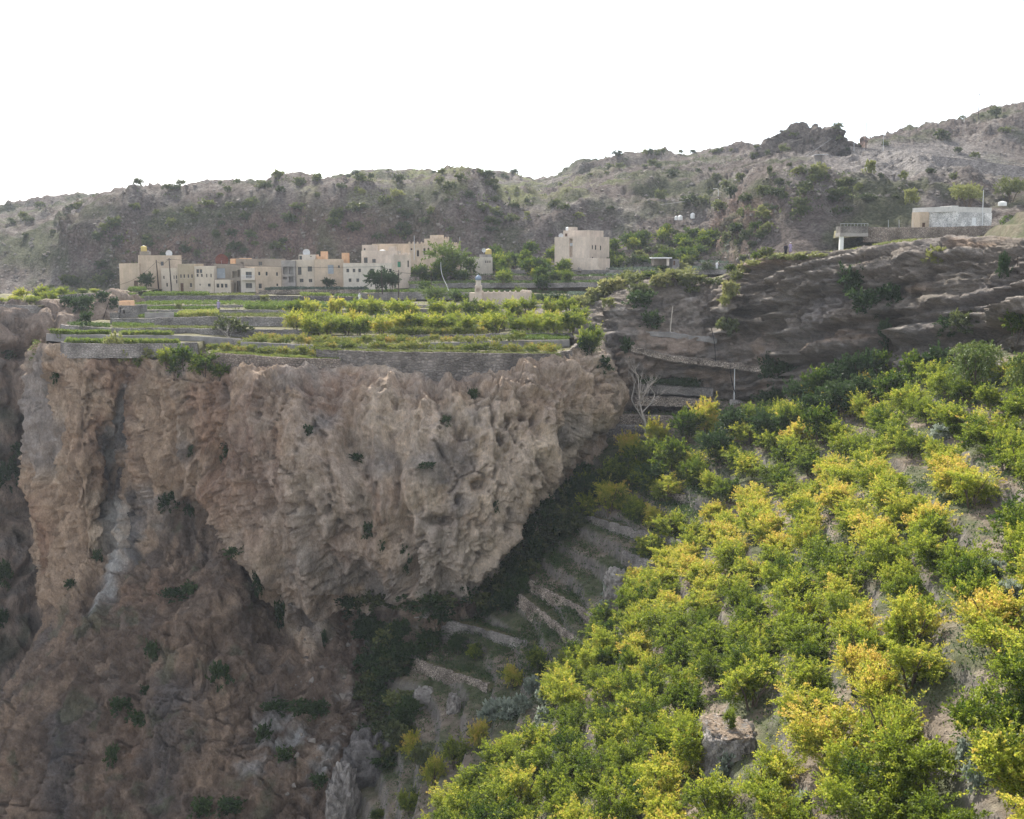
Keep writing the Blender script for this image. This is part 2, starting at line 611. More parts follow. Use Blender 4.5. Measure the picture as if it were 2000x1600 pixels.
# ================================================================== TERRAIN
def main_cliff():
    cols = [
        [(260, 640, 232), (230, 700, 225), (190, 800, 225), (160, 950, 225), (150, 1080, 222), (120, 1200, 214), (90, 1400, 205), (40, 1850, 190)],
        [(130, 655, 205), (120, 700, 203), (110, 800, 203), (100, 950, 203), (90, 1080, 200), (80, 1200, 193), (40, 1400, 182), (-20, 1850, 165)],
        [(72, 665, 186), (62, 700, 186), (54, 800, 186), (50, 950, 187), (50, 1080, 185), (50, 1200, 176), (-20, 1400, 163), (-120, 1850, 145)],
        [(42, 672, 177), (34, 700, 176), (30, 800, 175), (38, 950, 177), (38, 1090, 176), (42, 1190, 168), (-40, 1370, 156), (-150, 1850, 136)],
        [(90, 678, 171), (88, 710, 169), (88, 800, 168), (92, 950, 169), (100, 1090, 171), (95, 1180, 163), (30, 1370, 151), (-60, 1850, 131)],
        [(160, 692, 168), (160, 720, 165), (158, 800, 165), (162, 950, 166), (170, 1090, 168), (150, 1160, 161), (110, 1360, 149), (40, 1850, 128)],
        [(240, 696, 168), (238, 730, 167), (232, 800, 169), (216, 950, 172), (210, 1060, 170), (190, 1150, 162), (170, 1350, 148), (130, 1850, 126)],
        [(300, 700, 166), (300, 730, 163), (300, 800, 164), (300, 950, 166), (315, 1040, 166), (300, 1140, 158), (280, 1350, 146), (250, 1850, 124)],
        [(420, 712, 163), (420, 745, 159), (420, 800, 159), (425, 930, 162), (440, 1030, 165), (430, 1130, 157), (420, 1350, 145), (410, 1850, 122)],
        [(520, 728, 162), (520, 760, 156), (520, 820, 154), (520, 950, 155), (525, 1080, 158), (535, 1210, 160), (530, 1360, 146), (520, 1850, 121)],
        [(620, 722, 162.5), (620, 750, 157), (620, 820, 153), (625, 950, 150), (635, 1080, 152), (655, 1200, 160), (640, 1370, 145), (620, 1850, 120)],
        [(720, 722, 162.5), (720, 760, 156), (720, 850, 152.5), (720, 970, 150), (720, 1090, 152), (725, 1190, 160), (715, 1370, 148), (690, 1850, 120)],
        [(850, 726, 162.5), (850, 765, 155), (850, 850, 151), (850, 960, 149), (850, 1070, 148), (850, 1160, 150), (840, 1300, 152), (770, 1850, 124)],
        [(960, 722, 163), (965, 765, 156), (970, 830, 153), (970, 920, 150.5), (950, 1030, 150), (912, 1140, 152), (900, 1300, 156), (880, 1850, 142)],
        [(1060, 705, 165), (1068, 745, 159), (1075, 800, 156), (1068, 870, 155), (1030, 960, 157), (975, 1080, 160), (960, 1300, 168), (960, 1850, 170)],
        [(1120, 692, 169), (1145, 740, 166), (1165, 790, 165), (1140, 860, 166), (1085, 960, 168), (1040, 1100, 174), (1030, 1300, 180), (1030, 1850, 182)],
        [(1165, 665, 182), (1195, 720, 181), (1195, 790, 182), (1165, 860, 184), (1120, 960, 186), (1090, 1100, 194), (1080, 1300, 200), (1080, 1850, 200)],
        [(1185, 645, 205), (1215, 720, 205), (1215, 790, 205), (1185, 860, 206), (1150, 960, 206), (1130, 1100, 206), (1120, 1300, 206), (1120, 1850, 206)],
    ]
    cols = [[(a + (46 if i_ in (2, 3) else 26 if i_ == 4 else 30 if i_ < 2 else 0) * (1 if b < 1300 else .4), b, c) for (a, b, c) in cl] for i_, cl in enumerate(cols)]
    A = loft(cols, 570, 500)
    px, py = proj(A)
    N = grid_normals(A)
    q = A.copy()
    wv = np.stack([fbm(q * .09 + 3, 2, 1), fbm(q * .09 + 9, 2, 2), fbm(q * .09 + 27, 2, 3)], -1)
    q = q + wv * 1.3
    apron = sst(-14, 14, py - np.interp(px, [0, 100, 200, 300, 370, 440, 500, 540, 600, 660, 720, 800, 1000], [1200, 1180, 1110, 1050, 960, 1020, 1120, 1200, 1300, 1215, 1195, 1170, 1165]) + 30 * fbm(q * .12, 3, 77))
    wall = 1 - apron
    # big lobes
    d = 3.2 * fbm(q * np.array([.055, .05, .035]), 3, 5)
    # vertical ribs and flutes of the tufa wall
    fl = fbm(q * np.array([.20, .20, .05]), 4, 21, .55, True)
    d += wall * 2.6 * fl
    big = fbm(q * np.array([.09, .09, .022]) + 13, 3, 23, .5, True)
    d += wall * 2.2 * big
    fl2 = fbm(q * np.array([.8, .8, .15]), 4, 31, .6, True)
    d += wall * .9 * fl2
    # fractured blocks: faces at their own depth with narrow dark joints
    f1, f2, bid = worley(q * np.array([.15, .15, .085]), 3)
    crease = sst(0, .09, f2 - f1)
    lump = (.45 + .25 * sst(880, 1050, px)) * (1 - .5 * apron)
    d += lump * (1.1 * (bid - .5) + .6 * (crease - .8))
    g1, g2, gid = worley((q + 5) * np.array([.38, .38, .14]), 4)
    jn = sst(0, .10, g2 - g1)
    d += lump * (.5 * (gid - .5) + .3 * (jn - .8))
    e1, e2, eid = worley((q + 15) * np.array([1.0, 1.0, .6]), 14)
    d += .2 * (eid - .5) + .12 * (sst(0, .12, e2 - e1) - .7)
    # pockets and holes, taller than wide
    h1, _, hid = worley((q + 31) * np.array([.62, .62, .32]), 6)
    hm = np.clip(fbm(q * .08, 2, 15) * 2.6 + .5, 0, 1)
    hole = (1 - sst(.16, .36, h1 + .12 * vn(q * 2.3, 19))) * (hid > .5) * hm
    d -= 2.4 * hole * (wall + .25)
    k1, _, kid = worley((q + 71) * np.array([1.5, 1.5, .8]), 16)
    hole2 = (1 - sst(.14, .34, k1)) * (kid > .55) * sst(-.3, .1, fbm(q * .12 + 6, 2, 18))
    d -= 1.1 * hole2 * wall
    # rough rubble relief of the lower apron
    d += apron * (1.8 * fbm(q * np.array([.24, .16, .07]), 4, 41, .6, True) + .6 * fbm(q * .7, 3, 43, .6, True))
    d += .5 * fbm(q * .5, 4, 51, .55) + .26 * fbm(q * np.array([1.8, 1.8, 1.0]), 4, 55, .62, True)
    c1_, c2_, _ = worley(q * np.array([.26, .26, .10]) + .35 * wv, 57)
    crk = 1 - sst(.0, .05, c2_ - c1_)
    crk = crk * (fbm(q * .15 + 3, 2, 58) > .0)
    d -= 1.1 * crk
    # the caves, hollows and overhangs one can point to
    cave = 0
    for (cx, cy, rx, ry, dep) in ((935, 948, 17, 13, 3.0), (792, 1030, 18, 42, 3.4), (806, 1100, 11, 55, 3.0), (862, 1018, 26, 11, 2.6), (872, 1130, 16, 16, 1.8),
                                  (500, 1140, 15, 42, 3.4), (548, 1175, 16, 40, 2.6), (434, 900, 15, 36, 2.6), (455, 835, 14, 22, 2.2), (905, 850, 26, 8, 1.6),
                                  (110, 1030, 12, 46, 2.4), (130, 980, 16, 26, 1.6), (330, 850, 10, 40, 1.4), (372, 888, 9, 16, 1.8), (107, 745, 9, 18, 1.8),
                                  (60, 690, 16, 9, 1.6), (105, 703, 10, 6, 1.8), (415, 1255, 36, 22, 2.4), (350, 1320, 40, 16, 1.6), (530, 992, 7, 16, 2.0),
                                  (690, 880, 18, 60, 1.3), (640, 980, 12, 40, 1.2), (1000, 880, 30, 50, 1.0), (1120, 800, 14, 40, 2.2), (1085, 850, 12, 50, 1.8),
                                  (750, 740, 24, 8, 1.4), (1040, 780, 34, 8, 1.6), (210, 1170, 20, 40, 1.6), (700, 1010, 30, 16, 1.2), (60, 1180, 26, 12, 2.0)):
        d -= dep * blob(px, py, cx, cy, rx, ry, 3.2)
        cave = np.maximum(cave, blob(px, py, cx, cy, rx, ry, 3))
    for (x0, y0, x1, y1, ww, dep) in ((245, 735, 222, 860, 11, 2.2), (222, 860, 205, 1060, 15, 2.6), (205, 1060, 165, 1180, 12, 2.0), (690, 740, 680, 850, 12, 1.6),
                                      (760, 850, 790, 990, 9, 1.4), (460, 740, 452, 800, 9, 1.3), (1010, 770, 1050, 850, 9, 1.6), (590, 900, 620, 1060, 9, 1.1),
                                      (320, 830, 345, 960, 10, 1.2), (860, 880, 890, 980, 7, .9)):
        d -= dep * seg(px, py, x0, y0, x1, y1, ww)
    # overhanging lip where the pale wall ends above the apron
    for (x0, y0, x1, y1) in ((445, 1010, 500, 1090), (500, 1090, 530, 1190), (370, 930, 440, 1000), (600, 1180, 640, 1260), (650, 1200, 720, 1190)):
        d += 1.3 * seg(px, py, x0 + 14, y0 - 16, x1 + 14, y1 - 16, 18) - 1.5 * seg(px, py, x0 - 4, y0 + 10, x1 - 4, y1 + 10, 13)
    edge = sst(0, 26, np.arange(A.shape[1]))[None, :]
    B = A + N * (d * (.4 + .6 * edge))[..., None] - N * (1.2 * edge)[..., None]
    # colour
    n1 = fbm(q * .07, 4, 61)
    n2 = fbm(q * np.array([.35, .35, .05]), 4, 63)
    n3 = fbm(q * .45, 4, 65)
    c = np.zeros(A.shape) + np.array([.46, .34, .245])
    c = mixc(c, (.66, .535, .41), sst(-.1, .5, n1 + .3 * n3 + .35 * sst(450, 800, px) - .1))
    c = mixc(c, (.36, .315, .28), sst(.05, .45, fbm(q * .11 + 5, 3, 67) + .25 * n3))
    c = mixc(c, (.33, .20, .135), .75 * sst(.05, .45, fbm(q * np.array([.12, .12, .07]) + 9, 4, 69) + .2 * n2) * (1 - .6 * sst(600, 900, px)))
    c = mixc(c, (.15, .11, .085), apron * (.55 + .45 * sst(-.35, .35, n3 + n1)))  # browner apron rock, darkened further with shade put into the colour
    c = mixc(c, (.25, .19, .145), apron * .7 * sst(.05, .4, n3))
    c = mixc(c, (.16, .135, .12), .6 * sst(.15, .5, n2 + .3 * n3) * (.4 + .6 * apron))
    c = mixc(c, (.42, .42, .41), .75 * sst(.1, .4, fbm(q * .25 + 2, 4, 71)) * np.maximum(blob(px, py, 600, 1480, 150, 130, 3), .55 * blob(px, py, 640, 770, 260, 55, 3)))
    wob = 8 * fbm(q * .5, 3, 73)
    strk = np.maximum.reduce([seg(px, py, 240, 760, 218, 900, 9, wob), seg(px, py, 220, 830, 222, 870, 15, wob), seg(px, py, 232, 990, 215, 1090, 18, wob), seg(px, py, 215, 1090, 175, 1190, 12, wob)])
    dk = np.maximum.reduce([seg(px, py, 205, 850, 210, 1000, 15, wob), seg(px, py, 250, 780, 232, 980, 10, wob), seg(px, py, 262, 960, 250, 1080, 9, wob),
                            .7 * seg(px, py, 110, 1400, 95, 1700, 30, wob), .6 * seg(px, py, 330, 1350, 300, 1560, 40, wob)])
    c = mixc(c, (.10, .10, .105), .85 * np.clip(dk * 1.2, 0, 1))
    c = mixc(c, (.50, .49, .47), .9 * np.clip(strk * 1.3, 0, 1) * sst(-.5, .2, n3))
    c = mixc(c, (.53, .45, .37), .8 * blob(px, py, 870, 1090, 80, 80, 4))
    c = mixc(c, (.46, .40, .34), .5 * blob(px, py, 620, 1000, 140, 120, 3))
    c = mixc(c, (.52, .43, .36), .45 * wall * sst(.2, .6, fl2) * sst(300, 600, px))
    # sparse plants root in the hollows: grey green film
    c = mixc(c, (.12, .13, .085), .6 * sst(.25, .5, fbm(q * .3 + 40, 4, 79)) * (.35 + .65 * apron))
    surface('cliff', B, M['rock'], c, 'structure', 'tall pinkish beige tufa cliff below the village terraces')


def back_cliff():
    cols = []
    for (x, ys) in ((-420, 190), (-250, 196), (-90, 203), (0, 207), (60, 210), (130, 213), (200, 217), (250, 224), (300, 236), (340, 250)):
        top = float(np.interp(x, [-420, 0, 75, 130, 200, 250, 340], [600, 596, 600, 588, 578, 590, 600]))
        cols.append([(x, top, ys + 14), (x, top + 3, ys + 2), (x, top + 45, ys - 3), (x, 730, ys - 5), (x - 5, 860, ys - 4), (x - 10, 1050, ys - 9), (x - 20, 1250, ys - 20), (x - 40, 1900, ys - 40)])
    A = loft(cols, 260, 240)
    px, py = proj(A)
    N = grid_normals(A)
    q = A + 3 * np.stack([fbm(A * .08 + 3, 2, 101), fbm(A * .08 + 9, 2, 102), fbm(A * .08 + 27, 2, 103)], -1)
    d = 3.4 * fbm(q * np.array([.06, .06, .05]), 3, 105)
    f1, f2, _ = worley(q * np.array([.14, .14, .10]), 103)
    cre = sst(0, .25, f2 - f1)
    d += 2.2 * (cre - .5) + .9 * fbm(q * .25, 4, 107, .6, True) + .3 * fbm(q * 1.1, 3, 109)
    h1, _, hid = worley((q + 31) * np.array([.3, .3, .2]), 106)
    hole = (1 - sst(.2, .42, h1)) * (hid > .5)
    d -= 2.0 * hole
    d -= 4.5 * blob(px, py, 30, 690, 40, 14, 3)
    edge = sst(0, 22, np.arange(A.shape[1]))[None, :]
    B = A + N * (d * edge)[..., None]
    n1 = fbm(q * .1, 4, 161)
    n3 = fbm(q * .4, 4, 165)
    c = np.zeros(A.shape) + np.array([.30, .235, .19])
    c = mixc(c, (.42, .33, .26), sst(0, .4, n1 + .3 * n3))
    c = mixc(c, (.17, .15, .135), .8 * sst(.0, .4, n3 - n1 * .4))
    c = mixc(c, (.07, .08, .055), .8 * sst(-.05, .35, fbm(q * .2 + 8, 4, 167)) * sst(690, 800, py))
    surface('cliff', B, M['rock'], c, 'structure', 'shaded grey brown cliff behind the gully at the left edge')


def right_cliff():
    # nodes: plateau back, plateau, brow, top of face, mid face, foot, buried foot
    cols = [
        [(980, 596, 236), (982, 612, 214), (988, 626, 200), (996, 650, 196), (1005, 672, 194), (1012, 722, 192), (1020, 800, 193), (1030, 930, 196)],
        [(1110, 592, 236), (1112, 606, 214), (1118, 616, 199), (1126, 632, 194), (1135, 652, 190), (1142, 706, 187), (1150, 790, 188), (1160, 930, 190)],
        [(1160, 578, 236), (1165, 590, 212), (1172, 604, 200), (1178, 625, 194), (1182, 648, 190), (1190, 700, 186), (1200, 790, 187), (1210, 930, 190)],
        [(1205, 560, 238), (1205, 566, 212), (1208, 580, 199), (1212, 606, 193), (1215, 642, 189), (1222, 690, 185.5), (1235, 770, 186.5), (1240, 930, 190)],
        [(1265, 549, 240), (1265, 551, 214), (1268, 562, 199), (1270, 600, 193), (1272, 645, 189), (1282, 690, 185), (1290, 765, 186), (1295, 930, 188)],
        [(1335, 546, 240), (1335, 549, 214), (1338, 565, 197), (1342, 605, 192), (1345, 652, 187), (1352, 697, 184), (1360, 765, 184.5), (1365, 930, 186)],
        [(1385, 544, 240), (1388, 549, 212), (1395, 572, 195), (1400, 612, 190), (1403, 660, 185), (1408, 704, 182.5), (1415, 772, 183), (1420, 930, 185)],
        [(1425, 532, 240), (1425, 545, 205), (1421, 575, 188), (1412, 622, 180), (1425, 668, 180), (1440, 711, 180), (1450, 778, 180.5), (1455, 930, 182)],
        [(1465, 512, 238), (1468, 520, 205), (1462, 540, 186), (1458, 600, 177), (1462, 660, 176), (1480, 714, 176.5), (1490, 785, 177), (1500, 930, 179)],
        [(1525, 500, 236), (1525, 503, 206), (1525, 516, 184), (1528, 580, 174), (1532, 650, 172), (1535, 708, 170), (1545, 780, 172), (1550, 930, 176)],
        [(1640, 492, 234), (1640, 490, 208), (1640, 500, 184), (1642, 570, 171), (1645, 645, 167), (1645, 712, 162), (1650, 790, 164), (1655, 930, 170)],
        [(1750, 470, 232), (1750, 474, 209), (1750, 492, 184), (1750, 560, 167), (1750, 640, 162), (1752, 708, 156), (1755, 790, 157), (1760, 930, 164)],
        [(1850, 467, 230), (1850, 470, 207), (1850, 484, 179), (1850, 550, 161), (1850, 620, 156), (1852, 684, 148), (1855, 780, 149), (1860, 930, 156)],
        [(1950, 466, 226), (1950, 469, 203), (1950, 478, 174), (1950, 540, 155), (1950, 600, 148), (1952, 642, 141), (1955, 760, 142), (1960, 930, 150)],
        [(2080, 465, 222), (2080, 468, 198), (2080, 474, 165), (2080, 520, 145), (2080, 560, 138), (2082, 604, 131), (2085, 730, 133), (2090, 930, 140)],
        [(2300, 460, 215), (2300, 462, 190), (2300, 466, 155), (2300, 490, 135), (2300, 520, 128), (2300, 556, 121), (2300, 700, 124), (2300, 930, 130)],
        [(2700, 450, 205), (2700, 450, 180), (2700, 452, 145), (2700, 470, 120), (2700, 500, 112), (2700, 530, 105), (2700, 700, 108), (2700, 930, 112)],
    ]
    for cl in cols:
        if cl[0][0] >= 1460 and cl[0][0] < 2500:
            ft = cl[5][2]
            k_ = min(1, max(0, (cl[0][0] - 1500) / 200))
            cl[2] = (cl[2][0], cl[2][1] + 16 * k_, ft + 11)
            cl[3] = (cl[3][0], cl[3][1], ft + 7)
            cl[4] = (cl[4][0], cl[4][1], ft + 3.5)
            cl[1] = (cl[1][0], cl[1][1] + 2 + 9 * k_, (cl[1][2] + ft + 12) / 2)
    A = loft(cols, 560, 250)
    px, py = proj(A)
    N = grid_normals(A)
    q = A + 1.2 * np.stack([fbm(A * .08 + 3, 3, 201), fbm(A * .08 + 9, 3, 202), fbm(A * .08 + 27, 3, 203)], -1)
    face = sst(.30, .40, np.linspace(0, 1, A.shape[1]))[None, :] * np.ones(A.shape[:2])
    # strata dipping down to the left: layer coordinate
    Lc = q[..., 2] * .96 - q[..., 0] * .20 + q[..., 1] * .10 + .8 * fbm(q * .12, 3, 208)
    lay = vn(np.stack([Lc * .55, Lc * 0 + 4.2, q[..., 0] * .04], -1), 207)
    lay2 = vn(np.stack([Lc * 1.5, Lc * 0 + 9.2, q[..., 0] * .08], -1), 209)
    lay3 = vn(np.stack([Lc * 3.6, Lc * 0 + 19.2, q[..., 0] * .15], -1), 210)
    st = np.where(px < 1430, .6, 1.0)
    d = 3.0 * fbm(q * np.array([.06, .06, .05]), 3, 205)
    saw = (lay * 2.2 + 9) % 1.0
    d += face * st * (2.0 * np.round(lay * 2.5) / 2.5 + 1.7 * np.round(lay2 * 2.5) / 2.5 + 1.0 * np.round(lay3 * 2) / 2)
    # vertical joints break the beds into blocks
    f1, f2, bid = worley(np.stack([q[..., 0] * .16, q[..., 1] * .05, np.floor(Lc * .45) * 1.0 + .5], -1), 211)
    cre = sst(0, .07, f2 - f1)
    d += face * (2.2 * (bid - .5) + .6 * (cre - .8))
    g1, g2, gid = worley(np.stack([q[..., 0] * .45, q[..., 1] * .2, np.floor(Lc * 1.3) * 1.0 + .5], -1), 213)
    e1, e2, eid = worley(np.stack([q[..., 0] * .9, q[..., 1] * .5, np.floor(Lc * 1.9) + .5], -1), 219)
    d += face * (.7 * (eid - .5))
    d += face * (1.7 * (gid - .5) + .5 * (sst(0, .08, g2 - g1) - .8))
    d += face * .4 * fbm(np.stack([q[..., 0] * .35, q[..., 1] * .35, Lc * 1.3], -1), 4, 215, .6, True) + .22 * fbm(q * .6, 4, 215, .55) + .2 * fbm(q * 2.4, 3, 217, .6, True) * face
    for (x0, y0, x1, y1, ww, dep) in ((1735, 570, 1720, 700, 22, 2.6), (1660, 540, 1700, 640, 34, 2.0), (1770, 560, 1745, 620, 20, 1.8), (1565, 640, 1560, 700, 9, 2.0),
                                      (1400, 620, 1385, 680, 10, 1.8), (1470, 560, 1440, 640, 8, 1.0), (1560, 590, 1490, 660, 8, 1.2), (1860, 640, 1810, 660, 12, 1.0),
                                      (1280, 600, 1290, 650, 16, 1.5), (1965, 530, 1960, 620, 10, 1.5)):
        d -= dep * seg(px, py, x0, y0, x1, y1, ww)
    d += 1.8 * seg(px, py, 1425, 580, 1412, 650, 12) + 1.5 * blob(px, py, 1240, 600, 40, 18)
    lower = sst(.70, .76, np.linspace(0, 1, A.shape[1]))[None, :] * sst(1190, 1230, px) * (1 - sst(1500, 1530, px))
    d = d * (1 - .55 * lower) * (.12 + .88 * face)
    B = A + N * np.array([1, 1, .25]) * d[..., None]
    n1 = fbm(q * .08, 4, 221)
    n3 = fbm(q * .4, 4, 225)
    c = np.zeros(A.shape) + np.array([.255, .22, .185])
    c = mixc(c, (.28, .235, .195), sst(-.1, .4, n1 + .25 * n3))
    c = mixc(c, (.21, .19, .18), .6 * sst(.05, .4, fbm(q * .13 + 7, 4, 227)))
    c = mixc(c, (.32, .21, .13), .5 * sst(.22, .5, fbm(np.stack([q[..., 0] * .08, q[..., 1] * .08, Lc * .4], -1), 4, 229)) * face)
    c = mixc(c, (.38, .345, .31), .45 * sst(.15, .5, lay2 * .6 + n3) * face)
    c = mixc(c, (.38, .29, .225), .85 * lower * sst(-.4, .2, n3 + n1 + .1))
    c = mixc(c, (.30, .27, .245), .7 * lower * sst(0, .3, fbm(q * .2 + 17, 3, 231)))
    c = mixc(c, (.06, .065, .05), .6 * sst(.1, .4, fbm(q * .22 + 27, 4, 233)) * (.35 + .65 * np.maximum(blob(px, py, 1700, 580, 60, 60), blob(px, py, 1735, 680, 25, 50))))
    c = mixc(c, (.20, .19, .10), (1 - face) * sst(-.3, .3, n3 + .2))
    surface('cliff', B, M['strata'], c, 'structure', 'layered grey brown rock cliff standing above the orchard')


HC = [(830, 1175, 158), (930, 1165, 160), (1000, 1060, 164), (1060, 965, 168), (1120, 890, 172), (1190, 840, 178), (1250, 790, 186), (1400, 775, 184),
      (1500, 775, 176), (1570, 735, 168), (1750, 716, 157), (1850, 690, 150), (1950, 648, 143), (2050, 610, 136), (2300, 540, 125),
      (1300, 900, 163), (1450, 900, 150), (1650, 850, 138), (1850, 800, 124), (2000, 760, 118),
      (1200, 1050, 148), (1400, 1080, 124), (1600, 1050, 108), (1800, 1050, 92), (2000, 1050, 80),
      (1000, 1230, 146), (1100, 1300, 126), (1300, 1300, 100), (1500, 1300, 84), (1750, 1300, 70), (2000, 1300, 60),
      (850, 1300, 148), (850, 1450, 128), (1000, 1450, 108), (1200, 1500, 88), (1400, 1550, 70), (1650, 1600, 58), (1900, 1600, 51), (2050, 1600, 47),
      (780, 1600, 118), (950, 1600, 95), (1100, 1700, 75), (650, 1700, 125)]
_W = np.array([P(*c_) for c_ in HC])


def _fit():
    n = len(_W)
    d = np.linalg.norm(_W[:, None, :2] - _W[None, :, :2], axis=2) / 50
    K = np.where(d > 0, d * d * np.log(d + 1e-9), 0) + np.eye(n) * .003
    Pm = np.c_[np.ones(n), _W[:, :2] / 50]
    return np.linalg.solve(np.block([[K, Pm], [Pm.T, np.zeros((3, 3))]]), np.r_[_W[:, 2], 0, 0, 0])


_S = _fit()


def H0(X, Y):
    n = len(_W)
    r = _S[n] + _S[n + 1] * X / 50 + _S[n + 2] * Y / 50
    for i in range(n):
        d2 = ((X - _W[i, 0]) ** 2 + (Y - _W[i, 1]) ** 2) / 2500 + 1e-12
        r = r + _S[i] * d2 * np.log(d2) / 2
    # gentle meander of the contour lines
    p = np.stack([X * .09, Y * .09, X * 0], -1)
    return r + .8 * vn(p, 301) + .35 * vn(p * 2.7, 302)


STEP = 2.35


def HQ(X, Y):
    """terraced height: flat treads and steep risers"""
    h = H0(X, Y)
    p = np.stack([X, Y, X * 0], -1)
    s = h / STEP
    k = np.floor(s)
    f = s - k
    amt = sst(-.55, .1, vn(p * .035 + 5, 305) + .35)      # some stretches are unterraced slope
    fs = np.where(f < .80, f * .22, .176 + (f - .80) / .20 * .824)
    z = (k + f + (fs - f) * (.45 + .55 * amt)) * STEP
    return z


def hillside():
    xs = np.concatenate([np.arange(-42, -14, .5), np.arange(-14, 60, .24), np.arange(60, 96, 1.2)])
    ys = np.concatenate([np.arange(8, 44, .8), np.arange(44, 190, .36), np.arange(190, 206, .8)])
    X, Y = np.meshgrid(xs, ys, indexing='ij')
    Z = HQ(X, Y)
    p = np.stack([X, Y, Z], -1)
    Z = Z + .16 * fbm(p * .5, 4, 311) + .10 * fbm(p * 1.7, 3, 313, .6)
    B = np.stack([X + .15 * fbm(p * .8 + 3, 3, 315), Y, Z], -1)
    gx = np.gradient(Z, axis=0) / np.gradient(X, axis=0)
    steep = sst(1.2, 2.6, np.abs(gx) + np.abs(np.gradient(Z, axis=1) / np.gradient(Y, axis=1)))
    n1 = fbm(p * .2, 4, 321)
    n3 = fbm(p * .9, 4, 323)
    c = np.zeros(B.shape) + np.array([.19, .155, .12])
    c = mixc(c, (.30, .25, .195), sst(0, .4, n3 + n1 * .3))
    c = mixc(c, (.075, .09, .045), .85 * sst(-.25, .2, n1 + .2 * n3))
    c = mixc(c, (.20, .18, .16), steep * .85)
    c = mixc(c, (.15, .14, .13), steep * sst(0, .4, n3))
    o = surface('hillside_ground', B, M['earth'], c)
    return o


# far mountain ridge: (px, [(py, Y) base, cliff foot, cliff top, upper slope, ridge, back])
HILL = [
    (-700, [(640, 250), (600, 300), (560, 340), (520, 400), (455, 560), (520, 900)]),
    (-350, [(640, 250), (600, 305), (550, 340), (490, 400), (428, 545), (500, 900)]),
    (-80, [(640, 255), (590, 310), (520, 345), (455, 410), (409, 530), (480, 900)]),
    (0, [(640, 260), (585, 312), (510, 345), (450, 410), (403, 525), (480, 900)]),
    (100, [(630, 265), (578, 312), (480, 345), (425, 410), (387, 520), (470, 900)]),
    (200, [(620, 270), (568, 314), (440, 345), (405, 400), (374, 515), (460, 900)]),
    (260, [(610, 275), (558, 314), (425, 345), (398, 400), (371, 510), (450, 900)]),
    (350, [(600, 278), (548, 314), (418, 345), (392, 400), (366, 510), (440, 900)]),
    (440, [(590, 280), (540, 314), (412, 346), (388, 405), (359, 510), (440, 900)]),
    (540, [(590, 282), (535, 314), (408, 348), (385, 410), (358, 510), (440, 900)]),
    (640, [(585, 284), (530, 312), (402, 348), (378, 410), (351, 505), (440, 900)]),
    (720, [(580, 286), (530, 312), (398, 350), (370, 410), (341, 500), (430, 900)]),
    (800, [(580, 288), (525, 312), (400, 352), (368, 410), (334, 498), (430, 900)]),
    (900, [(570, 290), (515, 312), (410, 354), (372, 412), (340, 495), (430, 880)]),
    (1000, [(560, 292), (505, 312), (430, 352), (385, 410), (346, 490), (430, 880)]),
    (1060, [(550, 292), (500, 312), (432, 352), (385, 405), (348, 485), (430, 880)]),
    (1130, [(540, 292), (490, 314), (425, 350), (365, 400), (331, 470), (430, 860)]),
    (1200, [(530, 294), (480, 312), (428, 345), (350, 385), (313, 450), (420, 860)]),
    (1280, [(520, 296), (475, 310), (428, 345), (345, 385), (303, 440), (410, 850)]),
    (1360, [(515, 294), (470, 308), (425, 345), (335, 385), (300, 430), (400, 850)]),
    (1430, [(512, 272), (470, 284), (415, 312), (345, 366), (294, 420), (400, 850)]),
    (1490, [(510, 255), (472, 266), (392, 290), (345, 340), (290, 400), (400, 850)]),
    (1560, [(510, 248), (470, 258), (382, 275), (335, 330), (288, 390), (400, 850)]),
    (1640, [(505, 246), (468, 256), (380, 272), (330, 325), (288, 385), (400, 850)]),
    (1680, [(500, 244), (465, 254), (380, 270), (330, 322), (291, 380), (400, 850)]),
    (1730, [(495, 242), (460, 252), (388, 270), (335, 318), (294, 372), (400, 850)]),
    (1800, [(490, 240), (455, 252), (394, 272), (345, 312), (303, 362), (400, 850)]),
    (1900, [(480, 240), (445, 252), (400, 272), (355, 306), (318, 352), (400, 850)]),
    (2000, [(470, 238), (435, 248), (395, 268), (360, 300), (333, 342), (400, 850)]),
    (2150, [(465, 236), (425, 246), (385, 266), (360, 295), (340, 330), (380, 850)]),
    (2450, [(455, 232), (415, 242), (380, 262), (365, 285), (345, 315), (380, 850)]),
]
# upper right crest behind the road
CREST = [
    (1682, [(300, 374), (288, 380), (278, 384), (272, 392), (290, 440), (360, 800)]),
    (1692, [(302, 370), (280, 378), (262, 384), (258, 392), (290, 460), (360, 800)]),
    (1725, [(305, 366), (282, 375), (258, 383), (251, 395), (285, 470), (360, 800)]),
    (1780, [(308, 362), (288, 373), (262, 382), (247, 396), (280, 480), (360, 800)]),
    (1840, [(314, 357), (296, 370), (270, 385), (246, 400), (270, 480), (360, 800)]),
    (1880, [(320, 353), (298, 368), (268, 386), (237, 402), (265, 490), (350, 800)]),
    (1940, [(328, 348), (302, 366), (262, 386), (223, 405), (255, 490), (350, 800)]),
    (2000, [(336, 342), (308, 362), (262, 385), (214, 405), (250, 490), (350, 800)]),
    (2150, [(345, 332), (310, 355), (262, 380), (205, 402), (240, 490), (350, 800)]),
    (2450, [(350, 318), (310, 345), (262, 372), (195, 398), (230, 490), (350, 800)]),
]


